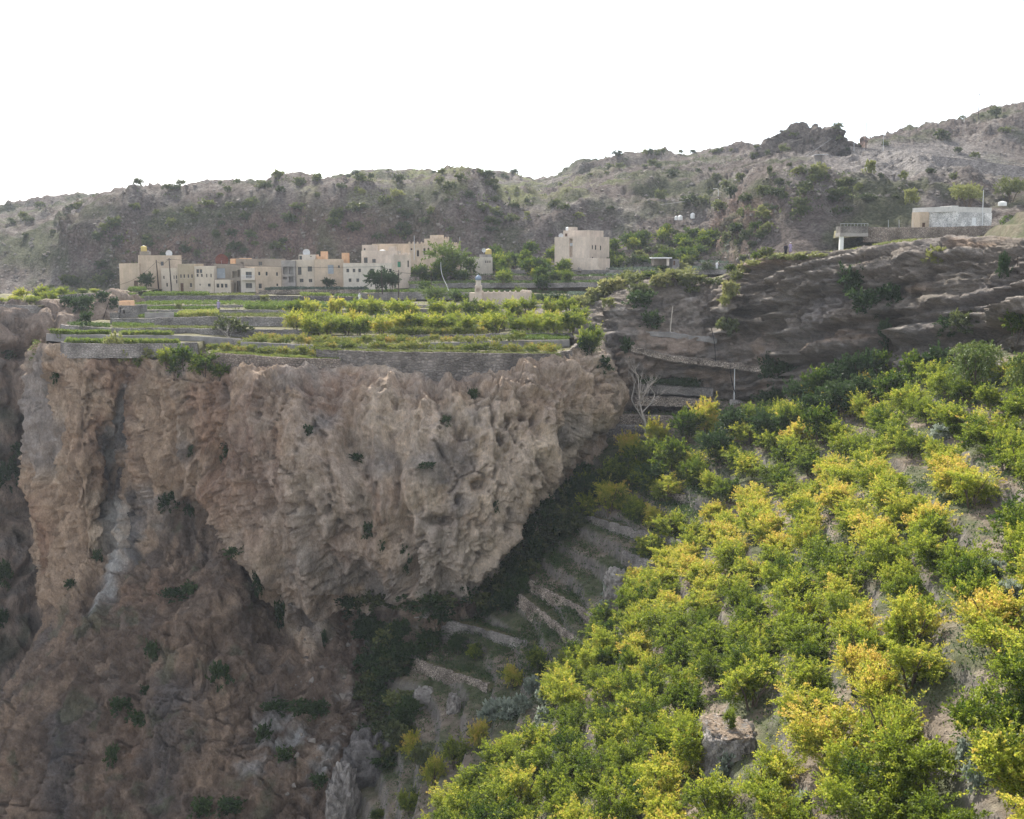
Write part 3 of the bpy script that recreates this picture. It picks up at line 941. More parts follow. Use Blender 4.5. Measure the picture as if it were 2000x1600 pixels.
def mountain():
    for k, (data, nu, nv, lab) in enumerate(((HILL, 820, 205, 'hazy grey mountain slope with rock bands behind the village'), (CREST, 300, 150, 'rocky grey crest above the mountain road at upper right'))):
        cols = [[(x, a, b) for (a, b) in row] for (x, row) in data]
        if k == 0:
            cols = [[c_[0], c_[1], (c_[2][0], c_[2][1], c_[1][2] + 15) if c_[0][0] > 150 else c_[2], c_[3], (c_[4][0], c_[4][1] + (16 if c_[0][0] < 700 else 10 if c_[0][0] < 1000 else 4 if c_[0][0] < 1150 else 14 if c_[0][0] < 1400 else 12), c_[4][2]), c_[5]] for c_ in cols]
        if k == 1:
            cols = [[(a_, b_ + (18 if i_ in (3,) else 12 if i_ == 2 else 0) * (1 if a_ > 1850 else .4), c_) for i_, (a_, b_, c_) in enumerate(cl)] for cl in cols]
        A = loft(cols, nu, nv)
        px, py = proj(A)
        N = grid_normals(A)
        q = A + 3 * np.stack([fbm(A * .03 + 3, 3, 401), fbm(A * .03 + 9, 3, 402), fbm(A * .03 + 27, 3, 403)], -1)
        v = np.linspace(0, 1, A.shape[1])[None, :] * np.ones(A.shape[:2])
        # rock bands: where the slope is steep
        steep = 1 - sst(.48, .80, np.abs(N[..., 2]) + .25 * fbm(A * .03, 3, 499))
        Lc = q[..., 2] * .8 + q[..., 0] * .42
        if k == 1:
            Lc = q[..., 2] * .95 + q[..., 0] * .12
        lay = vn(np.stack([Lc * .42, Lc * 0 + 4.2, q[..., 0] * .02], -1), 407)
        lay2 = vn(np.stack([Lc * 1.4, Lc * 0 + 9.2, q[..., 0] * .05], -1), 409)
        f1, f2, bid = worley(q * np.array([.085, .06, .06]), 411)
        cre = sst(0, .22, f2 - f1)
        g1, g2, gid = worley(q * np.array([.22, .2, .2]), 413)
        cre2 = sst(0, .2, g2 - g1)
        gully = fbm(q * np.array([.022, .012, .006]), 3, 415, .5, True)
        d = 5.5 * fbm(q * .022, 3, 405) - 3.5 * sst(.35, .8, gully)
        d += steep * (4.5 * (cre - .7) * (.4 + bid) + 3.0 * (bid - .5) + 1.8 * np.round(lay * 3) / 3 + .8 * lay2 + 2.6 * (gid - .5) + 1.4 * (cre2 - .7))
        d += (1 - steep) * (1.3 * fbm(q * .16, 4, 417, .62, True) + 1.3 * (gid - .5) + .35 * np.round(lay2 * 2) / 2)
        d += .5 * fbm(q * .5, 3, 419)
        amp = np.where(v < .1, v * 10, 1) * (.45 + .55 * sst(0, 10, A.shape[1] * .78 - np.arange(A.shape[1])[None, :] * 1.))
        B = A + N * (d * amp)[..., None]
        n1 = fbm(q * .03, 4, 421)
        n3 = fbm(q * .22, 4, 423)
        c = np.zeros(A.shape) + np.array([.14, .116, .102])
        c = mixc(c, (.215, .19, .17), sst(0, .35, n3 + .4 * n1))
        c = mixc(c, (.215, .15, .125), steep * .95 * sst(-.5, .2, n1))
        c = mixc(c, (.28, .185, .135), .6 * steep * sst(.1, .4, fbm(q * .04 + 31, 3, 425)))
        c = mixc(c, (.085, .095, .05), .8 * (1 - steep) * sst(-.05, .35, fbm(q * .07 + 5, 4, 427)))
        c = mixc(c, (.20, .21, .09), .7 * (1 - steep) * sst(.0, .3, fbm(q * .12 + 15, 4, 429)) * blob(px, py, 900, 360, 330, 60, 4))
        c = mixc(c, (.27, .25, .235), .8 * (1 - steep) * blob(px, py, 1780, 320, 190, 45, 4))
        c = mixc(c, (.085, .095, .05), .8 * steep * (1 - sst(.0, .3, f2 - f1)) * sst(-.2, .3, n3))  # shade of the rock band crevices put into the colour as dark green
        sk = B[:, :1].copy()
        sk[..., 2] = -127.5
        B = np.concatenate([sk, B], 1)
        c = np.concatenate([c[:, :1], c], 1)
        surface('mountain', B, M['hill'], c, 'structure', lab)


def rock_mound(px0, px1, top, base, Y, dep, seed, label, colr=(.27, .23, .20), mtl='hill', n=90, name='rock_outcrop', flat=None, pw=.8):
    """a free-standing rough rock"""
    a, b = Vector(P(px0, base, Y)), Vector(P(px1, base, Y))
    zt = P((px0 + px1) / 2, top, Y)[2]
    ctr = (a + b) / 2
    rx, h = (b - a).length / 2, zt - ctr.z
    u = np.linspace(0, 2 * math.pi, n)
    v = np.linspace(-.35, math.pi / 2, n // 2)
    U, V_ = np.meshgrid(u, v, indexing='ij')
    D = np.stack([np.cos(U) * np.cos(V_), np.sin(U) * np.cos(V_), np.sin(V_)], -1)
    s = rx * .2
    q = D * np.array([rx, dep, h]) + seed * 7.3
    f1, f2, bid = worley(q / s * .5, seed)
    r = 1 + (.22 if pw < 1 else .4) * fbm(q / s * .35, 3, seed) + (.22 if pw < 1 else .34) * (bid - .5) + .12 * (sst(0, .2, f2 - f1) - .6) + .07 * fbm(q / s * 1.6, 3, seed + 3)
    r[-1] = r[0]
    A = np.sign(D) * np.abs(D) ** pw * np.array([rx, dep, h]) * r[..., None]
    n3 = fbm(q / s, 4, seed + 7)
    c = np.zeros(A.shape) + np.array(colr)
    c = mixc(c, np.array(colr) * 1.4, sst(-.1, .4, n3))
    c = mixc(c, np.array(colr) * .5, .7 * sst(.1, .4, -n3))
    if flat:
        A[..., 2] = np.minimum(A[..., 2], h * flat + .12 * n3)
        c = mixc(c, (.36, .28, .21), 1. * (A[..., 2] > h * flat - .02))
    A = A + np.array(ctr)
    me = mesh_np(name, A.reshape(-1, 3), grid_quads(*A.shape[:2]), M[mtl], True, c)
    o = link(name, me)
    tag(o, label, 'rock')
    reg(A, grid_quads(*A.shape[:2]))
    return o


main_cliff()
back_cliff()
right_cliff()
hillside()
mountain()

# the valley floor far below, carried out to the horizon
gm = MB()
gm.quad((-1500, -500, -128), (1500, -500, -128), (1500, 1500, -128), (-1500, 1500, -128))
tag(gm.build('valley_ground', mat('valley_gravel', (.24, .2, .17), noise=[((.01, .01, .01), .8, 1.2, .2), ((.2, .2, .2), .8, 1.2, .2)])), None, kind='structure')


# ------------------------------------------------------------------ terraces of the plateau
def polyline(pts, step):
    """pts of world vectors -> resampled list"""
    out = []
    for a, b in zip(pts[:-1], pts[1:]):
        a, b = np.array(a), np.array(b)
        n = max(1, int(np.linalg.norm(b - a) / step))
        for i in range(n):
            out.append(a + (b - a) * i / n)
    out.append(np.array(pts[-1]))
    return np.array(out)


def wall_along(W_, h, thick, mtl, seed, label, foot=None, rough=.09, cap=None, name='retaining_wall', group=None, batter=.06, kind=None):
    """stone wall following world points W_ (top front edge), h metres tall (scalar or per point)"""
    n = len(W_)
    h = np.ones(n) * h
    rows = 7
    tz = W_[:, 2] + rough * .8 * vn(np.stack([W_[:, 0] * 1.3, W_[:, 1] * 1.3, W_[:, 2] * 0 + seed], -1), seed)
    t = np.gradient(W_[:, :2], axis=0)
    t /= np.maximum(np.linalg.norm(t, axis=1, keepdims=True), 1e-6)
    nrm = np.stack([t[:, 1], -t[:, 0]], -1)      # towards the viewer for a left-to-right line
    prof = [(thick, 0.), (thick * .5, .02), (0, 0)] + [(-batter * k / rows, -k / rows) for k in range(1, rows + 1)]
    V = []
    for (o_, k) in prof:
        z = tz + k * h if k < 0 else tz + k
        xy = W_[:, :2] - nrm * (o_ if o_ > 0 else o_ * h[:, None] if False else o_)
        if k < 0:
            p = np.stack([xy[:, 0], xy[:, 1], z], -1)
            xy = xy + nrm * (rough * fbm(p * 1.4, 3, seed + 3))[:, None] + nrm * (batter * -k * h)[:, None]
        V.append(np.stack([xy[:, 0], xy[:, 1], z], -1))
    V.append(np.stack([(W_[:, :2] - nrm * thick)[:, 0], (W_[:, :2] - nrm * thick)[:, 1], tz - h], -1))
    A = np.array(V)                    # (profile, n, 3)
    Q = grid_quads(A.shape[0], A.shape[1])
    me = mesh_np(name, A.reshape(-1, 3), Q[:, ::-1], M[mtl], False)
    # close both ends
    o = link(name, me)
    tag(o, label, 'wall', group, kind)
    reg(A, Q)
    return o


def terrace(pts, h, back, mtl, label, soil='soil', seed=1, rough=.09, thick=.45, drop=.18, endl=None, endr=None, name='retaining_wall'):
    """wall on a front line of (px, py, Y) plus the level ground behind it"""
    W_ = polyline([P(*p) for p in pts], .45)
    if callable(h):
        px, py = proj(W_)
        hh = h(px)
    elif isinstance(h, (list, tuple)):
        px, py = proj(W_)
        hh = np.interp(px, [a for a, _ in h], [b for _, b in h])
    else:
        hh = h
    wall_along(W_, hh, thick, mtl, seed, label, rough=rough, name=name)
    G = W_[::2]
    yb = np.array([back] * 5)
    rows = []
    for k in range(9):
        f = k / 8
        y = G[:, 1] + .25 + (back - G[:, 1]) * f
        rows.append(np.stack([G[:, 0] * (1 + (y - G[:, 1]) / G[:, 1] * .15), y, G[:, 2] - drop + .12 * vn(np.stack([G[:, 0] * .4, y * .4, y * 0 + seed], -1), seed)], -1))
    A = np.array(rows)
    A0 = A[0].copy()
    A0[:, 2] -= .8
    A = np.concatenate([A0[None], A])
    Ab = A[-1].copy()
    Ab[:, 2] -= 3
    A = np.concatenate([A, Ab[None]])
    for side, sgn in ((0, -1), (-1, 1)):
        e = A[:, side].copy()
        e[:, 2] -= 1.6
        e[:, 0] += sgn * .2
        A = np.concatenate([e[:, None], A], 1) if side == 0 else np.concatenate([A, e[:, None]], 1)
    Q = grid_quads(*A.shape[:2])
    me = mesh_np('terrace_ground', A.reshape(-1, 3), Q[:, ::-1], M[soil], True)
    o = link('terrace_ground', me)
    tag(o, None, kind='structure')
    reg(A, Q)


terrace([(395, 688, 163.5), (440, 691, 161), (560, 699, 160.5), (664, 702, 161.2)], 3.2, 176, 'wall_brown', 'tan retaining wall on the cliff edge below the lowest crop strip, mid left', seed=2)
terrace([(618, 684, 163.5), (700, 686, 161.8), (850, 689, 160.8), (1000, 691, 161.2), (1085, 691, 163), (1118, 684, 167), (1128, 672, 175)], [(618, 1.5), (700, 2.4), (870, 4.2), (1000, 3.6), (1128, 1.6)], 176, 'wall_cliff', 'long dark dry stone wall curving along the cliff edge under the rose shrubs', seed=3, rough=.12)
terrace([(470, 668, 170), (560, 672, 168.5), (640, 676, 168), (760, 672, 169), (1000, 666, 171), (1112, 664, 174)], 1.0, 186, 'concrete_dark', 'low grey wall between the rose shrubs and the plateau orchard', seed=4, rough=.04)
terrace([(455, 664, 175), (520, 662, 177), (700, 657, 179), (1000, 652, 180), (1120, 650, 184)], .8, 232, 'wall_grey', 'low stone edging in front of the plateau orchard trees', seed=5)
terrace([(118, 668, 168), (140, 671, 166.2), (240, 672, 166), (345, 671, 167), (385, 668, 170)], [(118, 2.2), (385, 1.8)], 176, 'wall_grey', 'grey stone wall under the lowest crop strip on the left cliff corner', seed=6)
terrace([(90, 652, 176), (140, 654, 173.5), (240, 655, 173), (350, 655, 174), (470, 662, 176)], 1.1, 186, 'concrete_dark', 'grey wall under the second crop strip on the left', seed=7, rough=.05)
terrace([(118, 634, 186), (135, 636, 183), (215, 641, 181), (330, 641, 181), (460, 643, 182), (620, 645, 184)], [(118, .9), (560, 1.4)], 200, 'wall_grey', 'stone wall with a pale concrete lip at its left end, third from the cliff edge', seed=8)
terrace([(215, 622, 192), (280, 622, 190), (400, 619, 192), (700, 621, 195), (1100, 622, 197)], 1.7, 214, 'wall_grey', 'grey wall beside the stone hut, below the tall yellow crop', seed=9)
terrace([(262, 606, 203), (400, 605, 204), (560, 606, 206), (850, 604, 208), (1100, 606, 210)], 1.3, 226, 'wall_grey', 'stone wall under the long green hedge bank left of the orchard', seed=10)
terrace([(240, 597, 216), (420, 596, 217), (620, 597, 218), (900, 596, 218), (1120, 597, 218)], 1.1, 244, 'wall_grey', 'thin terrace wall below the tallest village terrace wall', seed=11)
terrace([(243, 579, 238), (300, 578.5, 240), (480, 577, 243), (700, 580, 243), (812, 582, 243)], 1.9, 262, 'wall_dark', 'tallest straight terrace wall in front of the village houses', seed=12)
terrace([(505, 567, 254), (600, 566, 255), (720, 566, 256)], .9, 300, 'wall_tan', 'rubble wall with pale stones below the eastern village houses', seed=13)
terrace([(215, 572, 262), (300, 571.5, 262), (480, 572, 262.5), (560, 571, 263)], .6, 310, 'concrete_dark', 'low yard wall at the foot of the western village houses', seed=14)
terrace([(700, 573, 238), (800, 571, 240), (950, 572, 240), (1105, 577, 236), (1150, 580, 232)], 1.5, 256, 'wall_grey', 'grey terrace wall running behind the minaret', seed=15)
terrace([(800, 556, 252), (900, 553, 254), (1050, 553, 254), (1220, 551, 250)], 1.0, 268, 'wall_grey', 'terrace wall behind the trees left of the pink block house', seed=16)
terrace([(800, 541, 262), (960, 538, 264), (1100, 540, 262), (1240, 540, 258)], 1.0, 280, 'wall_tan', 'terrace wall below the small white tank house', seed=17)
terrace([(850, 528, 272), (1000, 526, 274), (1080, 527, 272), (1240, 528, 268), (1420, 527, 262)], 1.0, 292, 'wall_grey', 'terrace wall at the foot of the pink block house', seed=18)
terrace([(1060, 512, 284), (1200, 512, 282), (1400, 514, 274), (1560, 516, 262)], 1.2, 306, 'wall_grey', 'terrace wall running behind the flat roofed shed', seed=19)
terrace([(1060, 500, 292), (1200, 500, 292), (1380, 500, 285), (1500, 500, 275), (1640, 500, 262)], 1.5, 312, 'wall_brown', 'speckled terrace wall left of the grey green trees', seed=20)
terrace([(1150, 488, 300), (1400, 487, 290), (1500, 486, 282), (1650, 486, 268)], 1.5, 318, 'wall_brown', 'upper speckled terrace wall beside the pink boulder', seed=21)
# left outlier plateau with its wall
terrace([(-300, 592, 206), (-60, 594, 208), (72, 597, 209), (85, 600, 214)], 1.6, 260, 'wall_grey', 'grey wall on the far left cliff top under yellow green bushes', seed=22)
terrace([(100, 578, 226), (160, 574, 224), (235, 573, 228), (250, 575, 240)], 2.2, 262, 'wall_dark', 'dark wall between the left bushes and the village', seed=23)
# platform wall of the white house
terrace([(1686, 444, 228), (1760, 444.5, 227), (1850, 443.5, 226), (1935, 441, 225), (2000, 439, 224), (2300, 436, 220)], 2.9, 252, 'wall_brown', 'long brown mortared stone wall carrying the white stone house', seed=24, rough=.04)

rock_mound(1498, 1668, 246, 312, 392, 14, 31, 'rugged grey rock knob on the ridge left of the road gap', (.17, .145, .125), n=170, pw=1.15)
rock_mound(1614, 1648, 266, 288, 384, 3.5, 32, 'single block of rock perched on the right end of the ridge knob', n=60)
rock_mound(1400, 1434, 464, 484, 288, 2.5, 33, 'smooth pinkish boulder above the speckled terrace walls', (.38, .27, .21), n=60)


# ================================================================== BUILDINGS
def facade(mb, A, B, z0, z1, holes, rev=.16):
    """wall from plan point A to B (left to right as seen) with rectangular holes (u0, u1, za, zb); returns nothing"""
    A, B = np.array(A, float), np.array(B, float)
    w_ = np.linalg.norm(B - A)
    t = (B - A) / w_
    inn = np.array([-t[1], t[0]])
    us = sorted({0., w_} | {round(h[0], 4) for h in holes} | {round(h[1], 4) for h in holes})
    zs = sorted({z0, z1} | {round(h[2], 4) for h in holes} | {round(h[3], 4) for h in holes})
    pt = lambda u, z, k=0.: (A[0] + t[0] * u + inn[0] * k, A[1] + t[1] * u + inn[1] * k, z)
    for a, b in zip(us[:-1], us[1:]):
        for c, d in zip(zs[:-1], zs[1:]):
            um, zm = (a + b) / 2, (c + d) / 2
            if any(h[0] < um < h[1] and h[2] < zm < h[3] for h in holes):
                continue
            mb.quad(pt(a, c), pt(b, c), pt(b, d), pt(a, d))
    for h in holes:
        u0, u1, a, b = h[:4]
        r = h[4] if len(h) > 4 else rev
        mb.quad(pt(u0, a), pt(u0, b), pt(u0, b, r), pt(u0, a, r))
        mb.quad(pt(u1, a), pt(u1, a, r), pt(u1, b, r), pt(u1, b))
        mb.quad(pt(u0, a), pt(u0, a, r), pt(u1, a, r), pt(u1, a))
        mb.quad(pt(u0, b), pt(u1, b), pt(u1, b, r), pt(u0, b, r))
        mb.quad(pt(u0, a, r), pt(u0, b, r), pt(u1, b, r), pt(u1, a, r))


def opening(root, A, B, u0, u1, za, zb, kind, r=.16):
    """window or door object standing in its hole"""
    A, B = np.array(A, float), np.array(B, float)
    t = (B - A) / np.linalg.norm(B - A)
    ang = math.atan2(t[1], t[0])
    o_ = (A[0] + t[0] * u0, A[1] + t[1] * u0, za)
    w_, h_ = u1 - u0, zb - za
    if kind == 'o':
        return
    if kind in 'wcagt':
        f = .055
        m = MB()
        m.box(0, w_, r - .07, r - .01, 0, f).box(0, w_, r - .07, r - .01, h_ - f, h_)
        m.box(0, f, r - .07, r - .01, f, h_ - f).box(w_ - f, w_, r - .07, r - .01, f, h_ - f)
        if w_ > .7:
            m.box(w_ / 2 - .03, w_ / 2 + .03, r - .069, r - .012, f, h_ - f)
        wn = m.build('window', M['whitemetal' if kind == 't' else 'frame'], root, o_, ang)
        MB().box(f, w_ - f, r - .045, r - .03, f, h_ - f).build('pane', M['greenglass' if kind == 'a' else 'glass'], wn)
        sl = MB().box(-.08, w_ + .08, -.07, -.003, -.09, -.004)
        sl.build('sill', M['offwhite'], wn)
        if kind in 'ac':
            k = 9
            pts = [(w_ / 2 - math.cos(math.pi * i / (k - 1)) * (w_ / 2 + .08), -.03, h_ + math.sin(math.pi * i / (k - 1)) * w_ * .55) for i in range(k)]
            MB().tube([(-.08, -.03, 0)] + pts + [(w_ + .08, -.03, 0)], .07, 4).build('arch', M['offwhite'], wn)
    else:
        m = MB().box(.03, w_ - .03, r - .06, r - .01, 0.01, h_ - .03)
        dr = m.build('door', M['doorgrey' if kind == 'G' else 'whitemetal' if kind == 'W' else 'doorbrown'], root, o_, ang)
        MB().box(w_ * .8, w_ * .86, r - .1, r - .06, h_ * .45, h_ * .52).build('handle', M['metal'], dr)


def building(name, label, A, B, ptop, pbase, d, mtl, wins=(), side=(), parapet=.35, crenel=0, cat='house', group=None, roofm='concrete_dark', found=1.2, parent=None, nm=None):
    """A, B: (px, Y) of the front's left and right corners; pixel rows of roof line and foot are read at A.
    wins: (px0, py0, px1, py1, kind) on the front; side: the same on the right-hand side wall."""
    a, b = P(A[0], pbase, A[1]), P(B[0], pbase, B[1])
    a2, b2 = np.array(a[:2]), np.array(b[:2])
    z0, z1 = a[2], P(A[0], ptop, A[1])[2]
    t = (b2 - a2) / np.linalg.norm(b2 - a2)
    inn = np.array([-t[1], t[0]])
    c2, d2 = b2 + inn * d, a2 + inn * d
    root = empty(name, (a2[0], a2[1], z0)) if parent is None else parent
    O = np.array([a2[0], a2[1]]) if parent is None else np.array(parent.location[:2])
    zO = z0 if parent is None else parent.location[2]
    if parent is None:
        tag(root, label, cat, group)

    def holes(A_, B_, lst):
        out = []
        tt = (B_ - A_) / np.linalg.norm(B_ - A_)
        for (x0, y0, x1, y1, k) in lst:
            uu = []
            for x, y in ((x0, y1), (x1, y1)):
                xr = P(x, y, 1.)[0]
                uu.append((xr * A_[1] - A_[0]) / (tt[0] - xr * tt[1]))
            Ym = A_[1] + tt[1] * sum(uu) / 2
            za, zb = P(x0, y1, Ym)[2], P(x0, y0, Ym)[2]
            za = max(za, z0 + .02)
            out.append((uu[0], uu[1], za - zO, zb - zO, (.9 if k == 'o' else .16), k))
        return out
    hf = holes(a2, b2, wins)
    hs = holes(b2, c2, side)
    m = MB()
    la, lb, lc, ld = a2 - O, b2 - O, c2 - O, d2 - O
    zb_, zt_ = z0 - zO - found, z1 - zO
    facade(m, la, lb, zb_, zt_, hf)
    facade(m, lb, lc, zb_, zt_, hs)
    facade(m, lc, ld, zb_, zt_, [])
    facade(m, ld, la, zb_, zt_, [])
    th = .22
    ring = [la, lb, lc, ld]
    cen = sum(ring) / 4
    inner = [p + (cen - p) / np.linalg.norm(cen - p) * th * 1.41 for p in ring]
    for i in range(4):
        p, q, pi, qi = ring[i], ring[(i + 1) % 4], inner[i], inner[(i + 1) % 4]
        m.quad((*p, zt_), (*q, zt_), (*qi, zt_), (*pi, zt_))
        m.quad((*pi, zt_), (*qi, zt_), (*qi, zt_ - parapet), (*pi, zt_ - parapet))
    m.build('wall', M[mtl], root)
    r = MB()
    r.quad(*[(*p, zt_ - parapet + .01) for p in inner])
    r.build('roof', M[roofm], root)
    for h in hf:
        opening(root, la, lb, *h[:4], h[5])
    for h in hs:
        opening(root, lb, lc, *h[:4], h[5])
    if crenel:
        for (p, q) in ((ring[0], ring[1]), (ring[1], ring[2])):
            L = np.linalg.norm(q - p)
            n = int(L / crenel)
            tt = (q - p) / L
            ii = np.array([-tt[1], tt[0]])
            for i in range(n + 1):
                u = min(i * L / n, L - .3)
                c_ = p + tt * (u + .15) + ii * .11
                s_ = .16
                k = MB().lathe([(.26, 0), (.26, .28), (.12, .42), (.02, .52)], k=4)
                link('merlon', k.mesh('merlon', M[mtl]), root, (c_[0], c_[1], zt_ + .002), math.atan2(tt[1], tt[0]) + math.pi / 4)
    return root


def roof_z(root):
    return None


def tank(px0, px1, ptop, pbase, Y, mtl, label, group=None, stand=0):
    a, b = P(px0, pbase, Y), P(px1, pbase, Y)
    r = (b[0] - a[0]) / 2
    h = P(px0, ptop, Y)[2] - a[2]
    root = empty('water_tank', ((a[0] + b[0]) / 2, Y + r, a[2]))
    m = MB().lathe([(r, 0), (r, h * .28), (r * 1.03, h * .3), (r, h * .32), (r, h * .58), (r * 1.03, h * .6), (r, h * .62), (r, h * .8), (r * .55, h * .95), (r * .3, h * .97)], k=16)
    m.build('body', M[mtl], root)
    MB().lathe([(r * .3, h * .97), (r * .3, h * 1.03), (r * .05, h * 1.06)], k=10).build('lid', M['whitemetal'], root)
    tag(root, label, 'water tank', group)
    return root


def dish(px, py, Y, r, label, mtl='metal', yaw=0.3):
    c = P(px, py, Y)
    root = empty('satellite_dish', (c[0], c[1], c[2] - r - .3), yaw)
    m = MB()
    k = 18
    n0 = 0
    for i in range(5):
        rr = r * i / 4
        for j in range(k):
            t = 2 * math.pi * j / k
            m.v.append((rr * math.cos(t), .18 * (1 - (i / 4) ** 2) * r, r + .3 + rr * math.sin(t)))
    for i in range(4):
        for j in range(k):
            q = i * k
            m.f.append((q + j, q + (j + 1) % k, q + k + (j + 1) % k, q + k + j))
    m.build('bowl', M[mtl], root, smooth=True)
    MB().tube([(0, .2 * r, 0), (0, .2 * r, r + .3)], .04, 5).build('mast', M['metal'], root)
    MB().tube([(0, .1, r + .3 - r * .9), (0, -.6 * r, r + .3)], .025, 4).build('feed_arm', M['metal'], root)
    tag(root, label, 'satellite dish')
    return root


def pole(px0, pbase, px1, ptop, Y, rad, mtl, label, cross=0., lamp=False, name='utility_pole', cat='pole', curve=0., Y1=None):
    a, b = P(px0, pbase, Y), P(px1, ptop, Y1 or Y)
    root = empty(name, a)
    d = np.array(b) - np.array(a)
    pts = [tuple(d * t + np.array([curve * math.sin(math.pi * t), 0, 0])) for t in np.linspace(0, 1, 9)]
    pts[0] = (0, 0, -.5)
    MB().tube(pts, [rad * (1 - .4 * i / 8) for i in range(9)], 6).build('shaft', M[mtl], root)
    if cross:
        MB().box(d[0] - cross, d[0] + cross, d[1] - .05 - rad, d[1] - rad, d[2] - .45, d[2] - .33).build('crossarm', M[mtl], root)
        for s in (-.85, 0, .85):
            MB().lathe([(.05, 0), (.07, .08), (.03, .18)], k=6).build('insulator', M['offwhite'], root, (d[0] + s * cross, d[1] - .1, d[2] - .33 if s else d[2]))
    if lamp:
        MB().tube([(d[0], d[1], d[2] - .1), (d[0] - .25, d[1], d[2] + .15), (d[0] - .9, d[1], d[2] + .2)], .05, 5).build('arm', M[mtl], root)
        MB().box(d[0] - 1.4, d[0] - .8, d[1] - .12, d[1] + .12, d[2] + .14, d[2] + .26).build('lamp_head', M['whitemetal'], root)
    tag(root, label, cat)
    return root


b = building('house', 'large blank beige plastered house at the left end of the village', (274, 263), (357, 266), 499, 571, 9, 'beige', [(314, 511, 320, 519, 'w'), (279, 533, 284, 541, 'w')], parapet=.5)
building('house', '', (235, 262), (274, 262), 515, 573, 8, 'beige', [(262, 548, 270, 562, 'd')], parent=b)
building('stair_tower', '', (273, 266), (287, 266), 491, 500, 3, 'mud', parent=b)
tank(273.5, 285, 480, 491, 266.5, 'tank_yellow', 'yellow water tank on the tower of the leftmost beige house')
dish(288.5, 494, 268, .55, 'small dish beside the yellow water tank')
dish(330, 495, 268, .75, 'pale grey satellite dish on the roof of the leftmost beige house')
building('house', 'cream village house with scattered small windows behind the two leaning poles', (316, 262), (349, 262), 524, 571, 7, 'cream', [(319, 539, 321.5, 545, 'w'), (339, 538, 341, 545, 'w'), (343.5, 538, 346, 545, 'w'), (344, 547, 346.5, 554, 'w'), (325, 553, 328, 560, 'w'), (333, 555, 336, 563, 'd')])
building('house', 'tan house with a row of four small upper windows and a brown door', (349.3, 261), (381, 261), 516, 571, 8, 'tan', [(352, 536, 355, 543, 'w'), (358.5, 536, 361.5, 543, 'w'), (366.5, 536, 369.5, 543, 'w'), (373.5, 536, 376.5, 543, 'w'), (353, 553, 359, 571, 'd'), (371, 553, 375, 561, 'w')])
building('house', 'cream house with a shuttered double window high on its left side', (381.3, 260.4), (419, 260.4), 520.5, 574, 8, 'cream', [(383.5, 526, 389, 533.5, 'w'), (390, 526, 395, 533.5, 'w'), (384, 535, 388, 541, 'w'), (392.5, 535, 396, 541, 'w'), (402.5, 535, 405, 542, 'w'), (411, 535, 413.5, 542, 'w'), (389.5, 554.5, 392, 558, 'w'), (406, 554, 411.5, 560, 'w')])
building('house', 'set back grey brown upper storey between two cream houses', (419.3, 263), (462, 263), 516, 572, 8, 'mud', [(423, 524, 440, 544, 'G')])
building('house', 'single storey cream house front with three windows in a row', (420, 259.5), (451, 259.5), 547, 574, 3.2, 'cream', [(423, 554, 428.5, 562, 'w'), (431.5, 554, 436.5, 562, 'w'), (439, 554.5, 444.5, 562, 'w')])
building('house', 'dark ruined brown house with a collapsed front left of the balcony house', (452, 262), (471, 262), 521, 573, 7, 'mud', [(454, 530, 463, 543, 'o'), (464, 527, 470, 541, 'o'), (455, 552, 461, 573, 'o'), (463.5, 549, 470, 573, 'o')])
b = building('house', 'pale two storey house with a balcony over a wide window', (471.3, 259.5), (500, 259.5), 524, 575, 8, 'offwhite', [(480, 531, 492, 543, 'w'), (480, 553, 492.5, 563, 'w')])
_x0, _x1 = P(471.5, 546, 258.4)[0] - b.location[0], P(497, 546, 258.4)[0] - b.location[0]
_zb = P(480, 546, 259)[2] - b.location[2]
MB().box(_x0, _x1, -1.2, -.004, _zb - .15, _zb).build('balcony_slab', M['offwhite'], b)
m_ = MB()
for i in range(15):
    x_ = _x0 + .04 + i * (_x1 - _x0 - .08) / 14
    m_.box(x_ - .02, x_ + .02, -1.18, -1.14, _zb, _zb + .9)
m_.box(_x0, _x1, -1.19, -1.13, _zb + .9, _zb + .96)
m_.build('railing', M['metal'], b)
building('house', 'beige two storey house with three spaced upper windows right of the balcony house', (500.3, 259), (550, 262), 522, 566, 9, 'beige', [(504.5, 531, 508.5, 538, 'w'), (519, 531, 523, 538.5, 'w'), (539.5, 532, 543, 539, 'w'), (505.5, 554, 511.5, 563.5, 'w'), (540, 554, 543.5, 559, 'w')])
b = building('house', 'old brown grey roof storey behind the balcony house with pale parapet boxes', (462, 272), (551, 273), 506, 545, 9, 'mud', [(470, 512, 476, 519, 'o'), (505, 511, 512, 519, 'w')], parapet=.6)
building('x', '', (450, 274), (460, 274), 505.5, 522, 4, 'orange', parent=b)
building('x', '', (467.5, 275), (485, 275), 504.5, 516, 4, 'orange', parent=b)
dish(433, 509, 268, 1.5, 'large dark red dish standing on the village roofs', 'rust', .1)
b = building('house', 'unfinished grey concrete frame house with open dark bays', (550.3, 263), (577, 263), 509, 557, 9, 'concrete', [(553, 521, 562, 536, 'o'), (564, 521, 573, 536, 'o'), (553, 541, 561, 546, 'o'), (564, 540, 573, 552, 'o')], side=[])
b = building('house', 'beige house with two large dark upper windows and a roof room', (570.5, 264.5), (615, 264.5), 508, 558, 10, 'cream', [(573, 522, 577, 529, 'w'), (582, 521.5, 589, 537, 'w'), (601, 520.5, 609.5, 530.5, 'w'), (585.5, 544.5, 593, 551.5, 'w'), (603, 545, 610, 551.5, 'w')])
building('x', '', (583.5, 266.5), (616, 266.5), 497.5, 509, 5, 'offwhite', [(584.5, 499.5, 590, 507.5, 'w'), (606, 500, 608.5, 502.5, 'w')], parent=b)
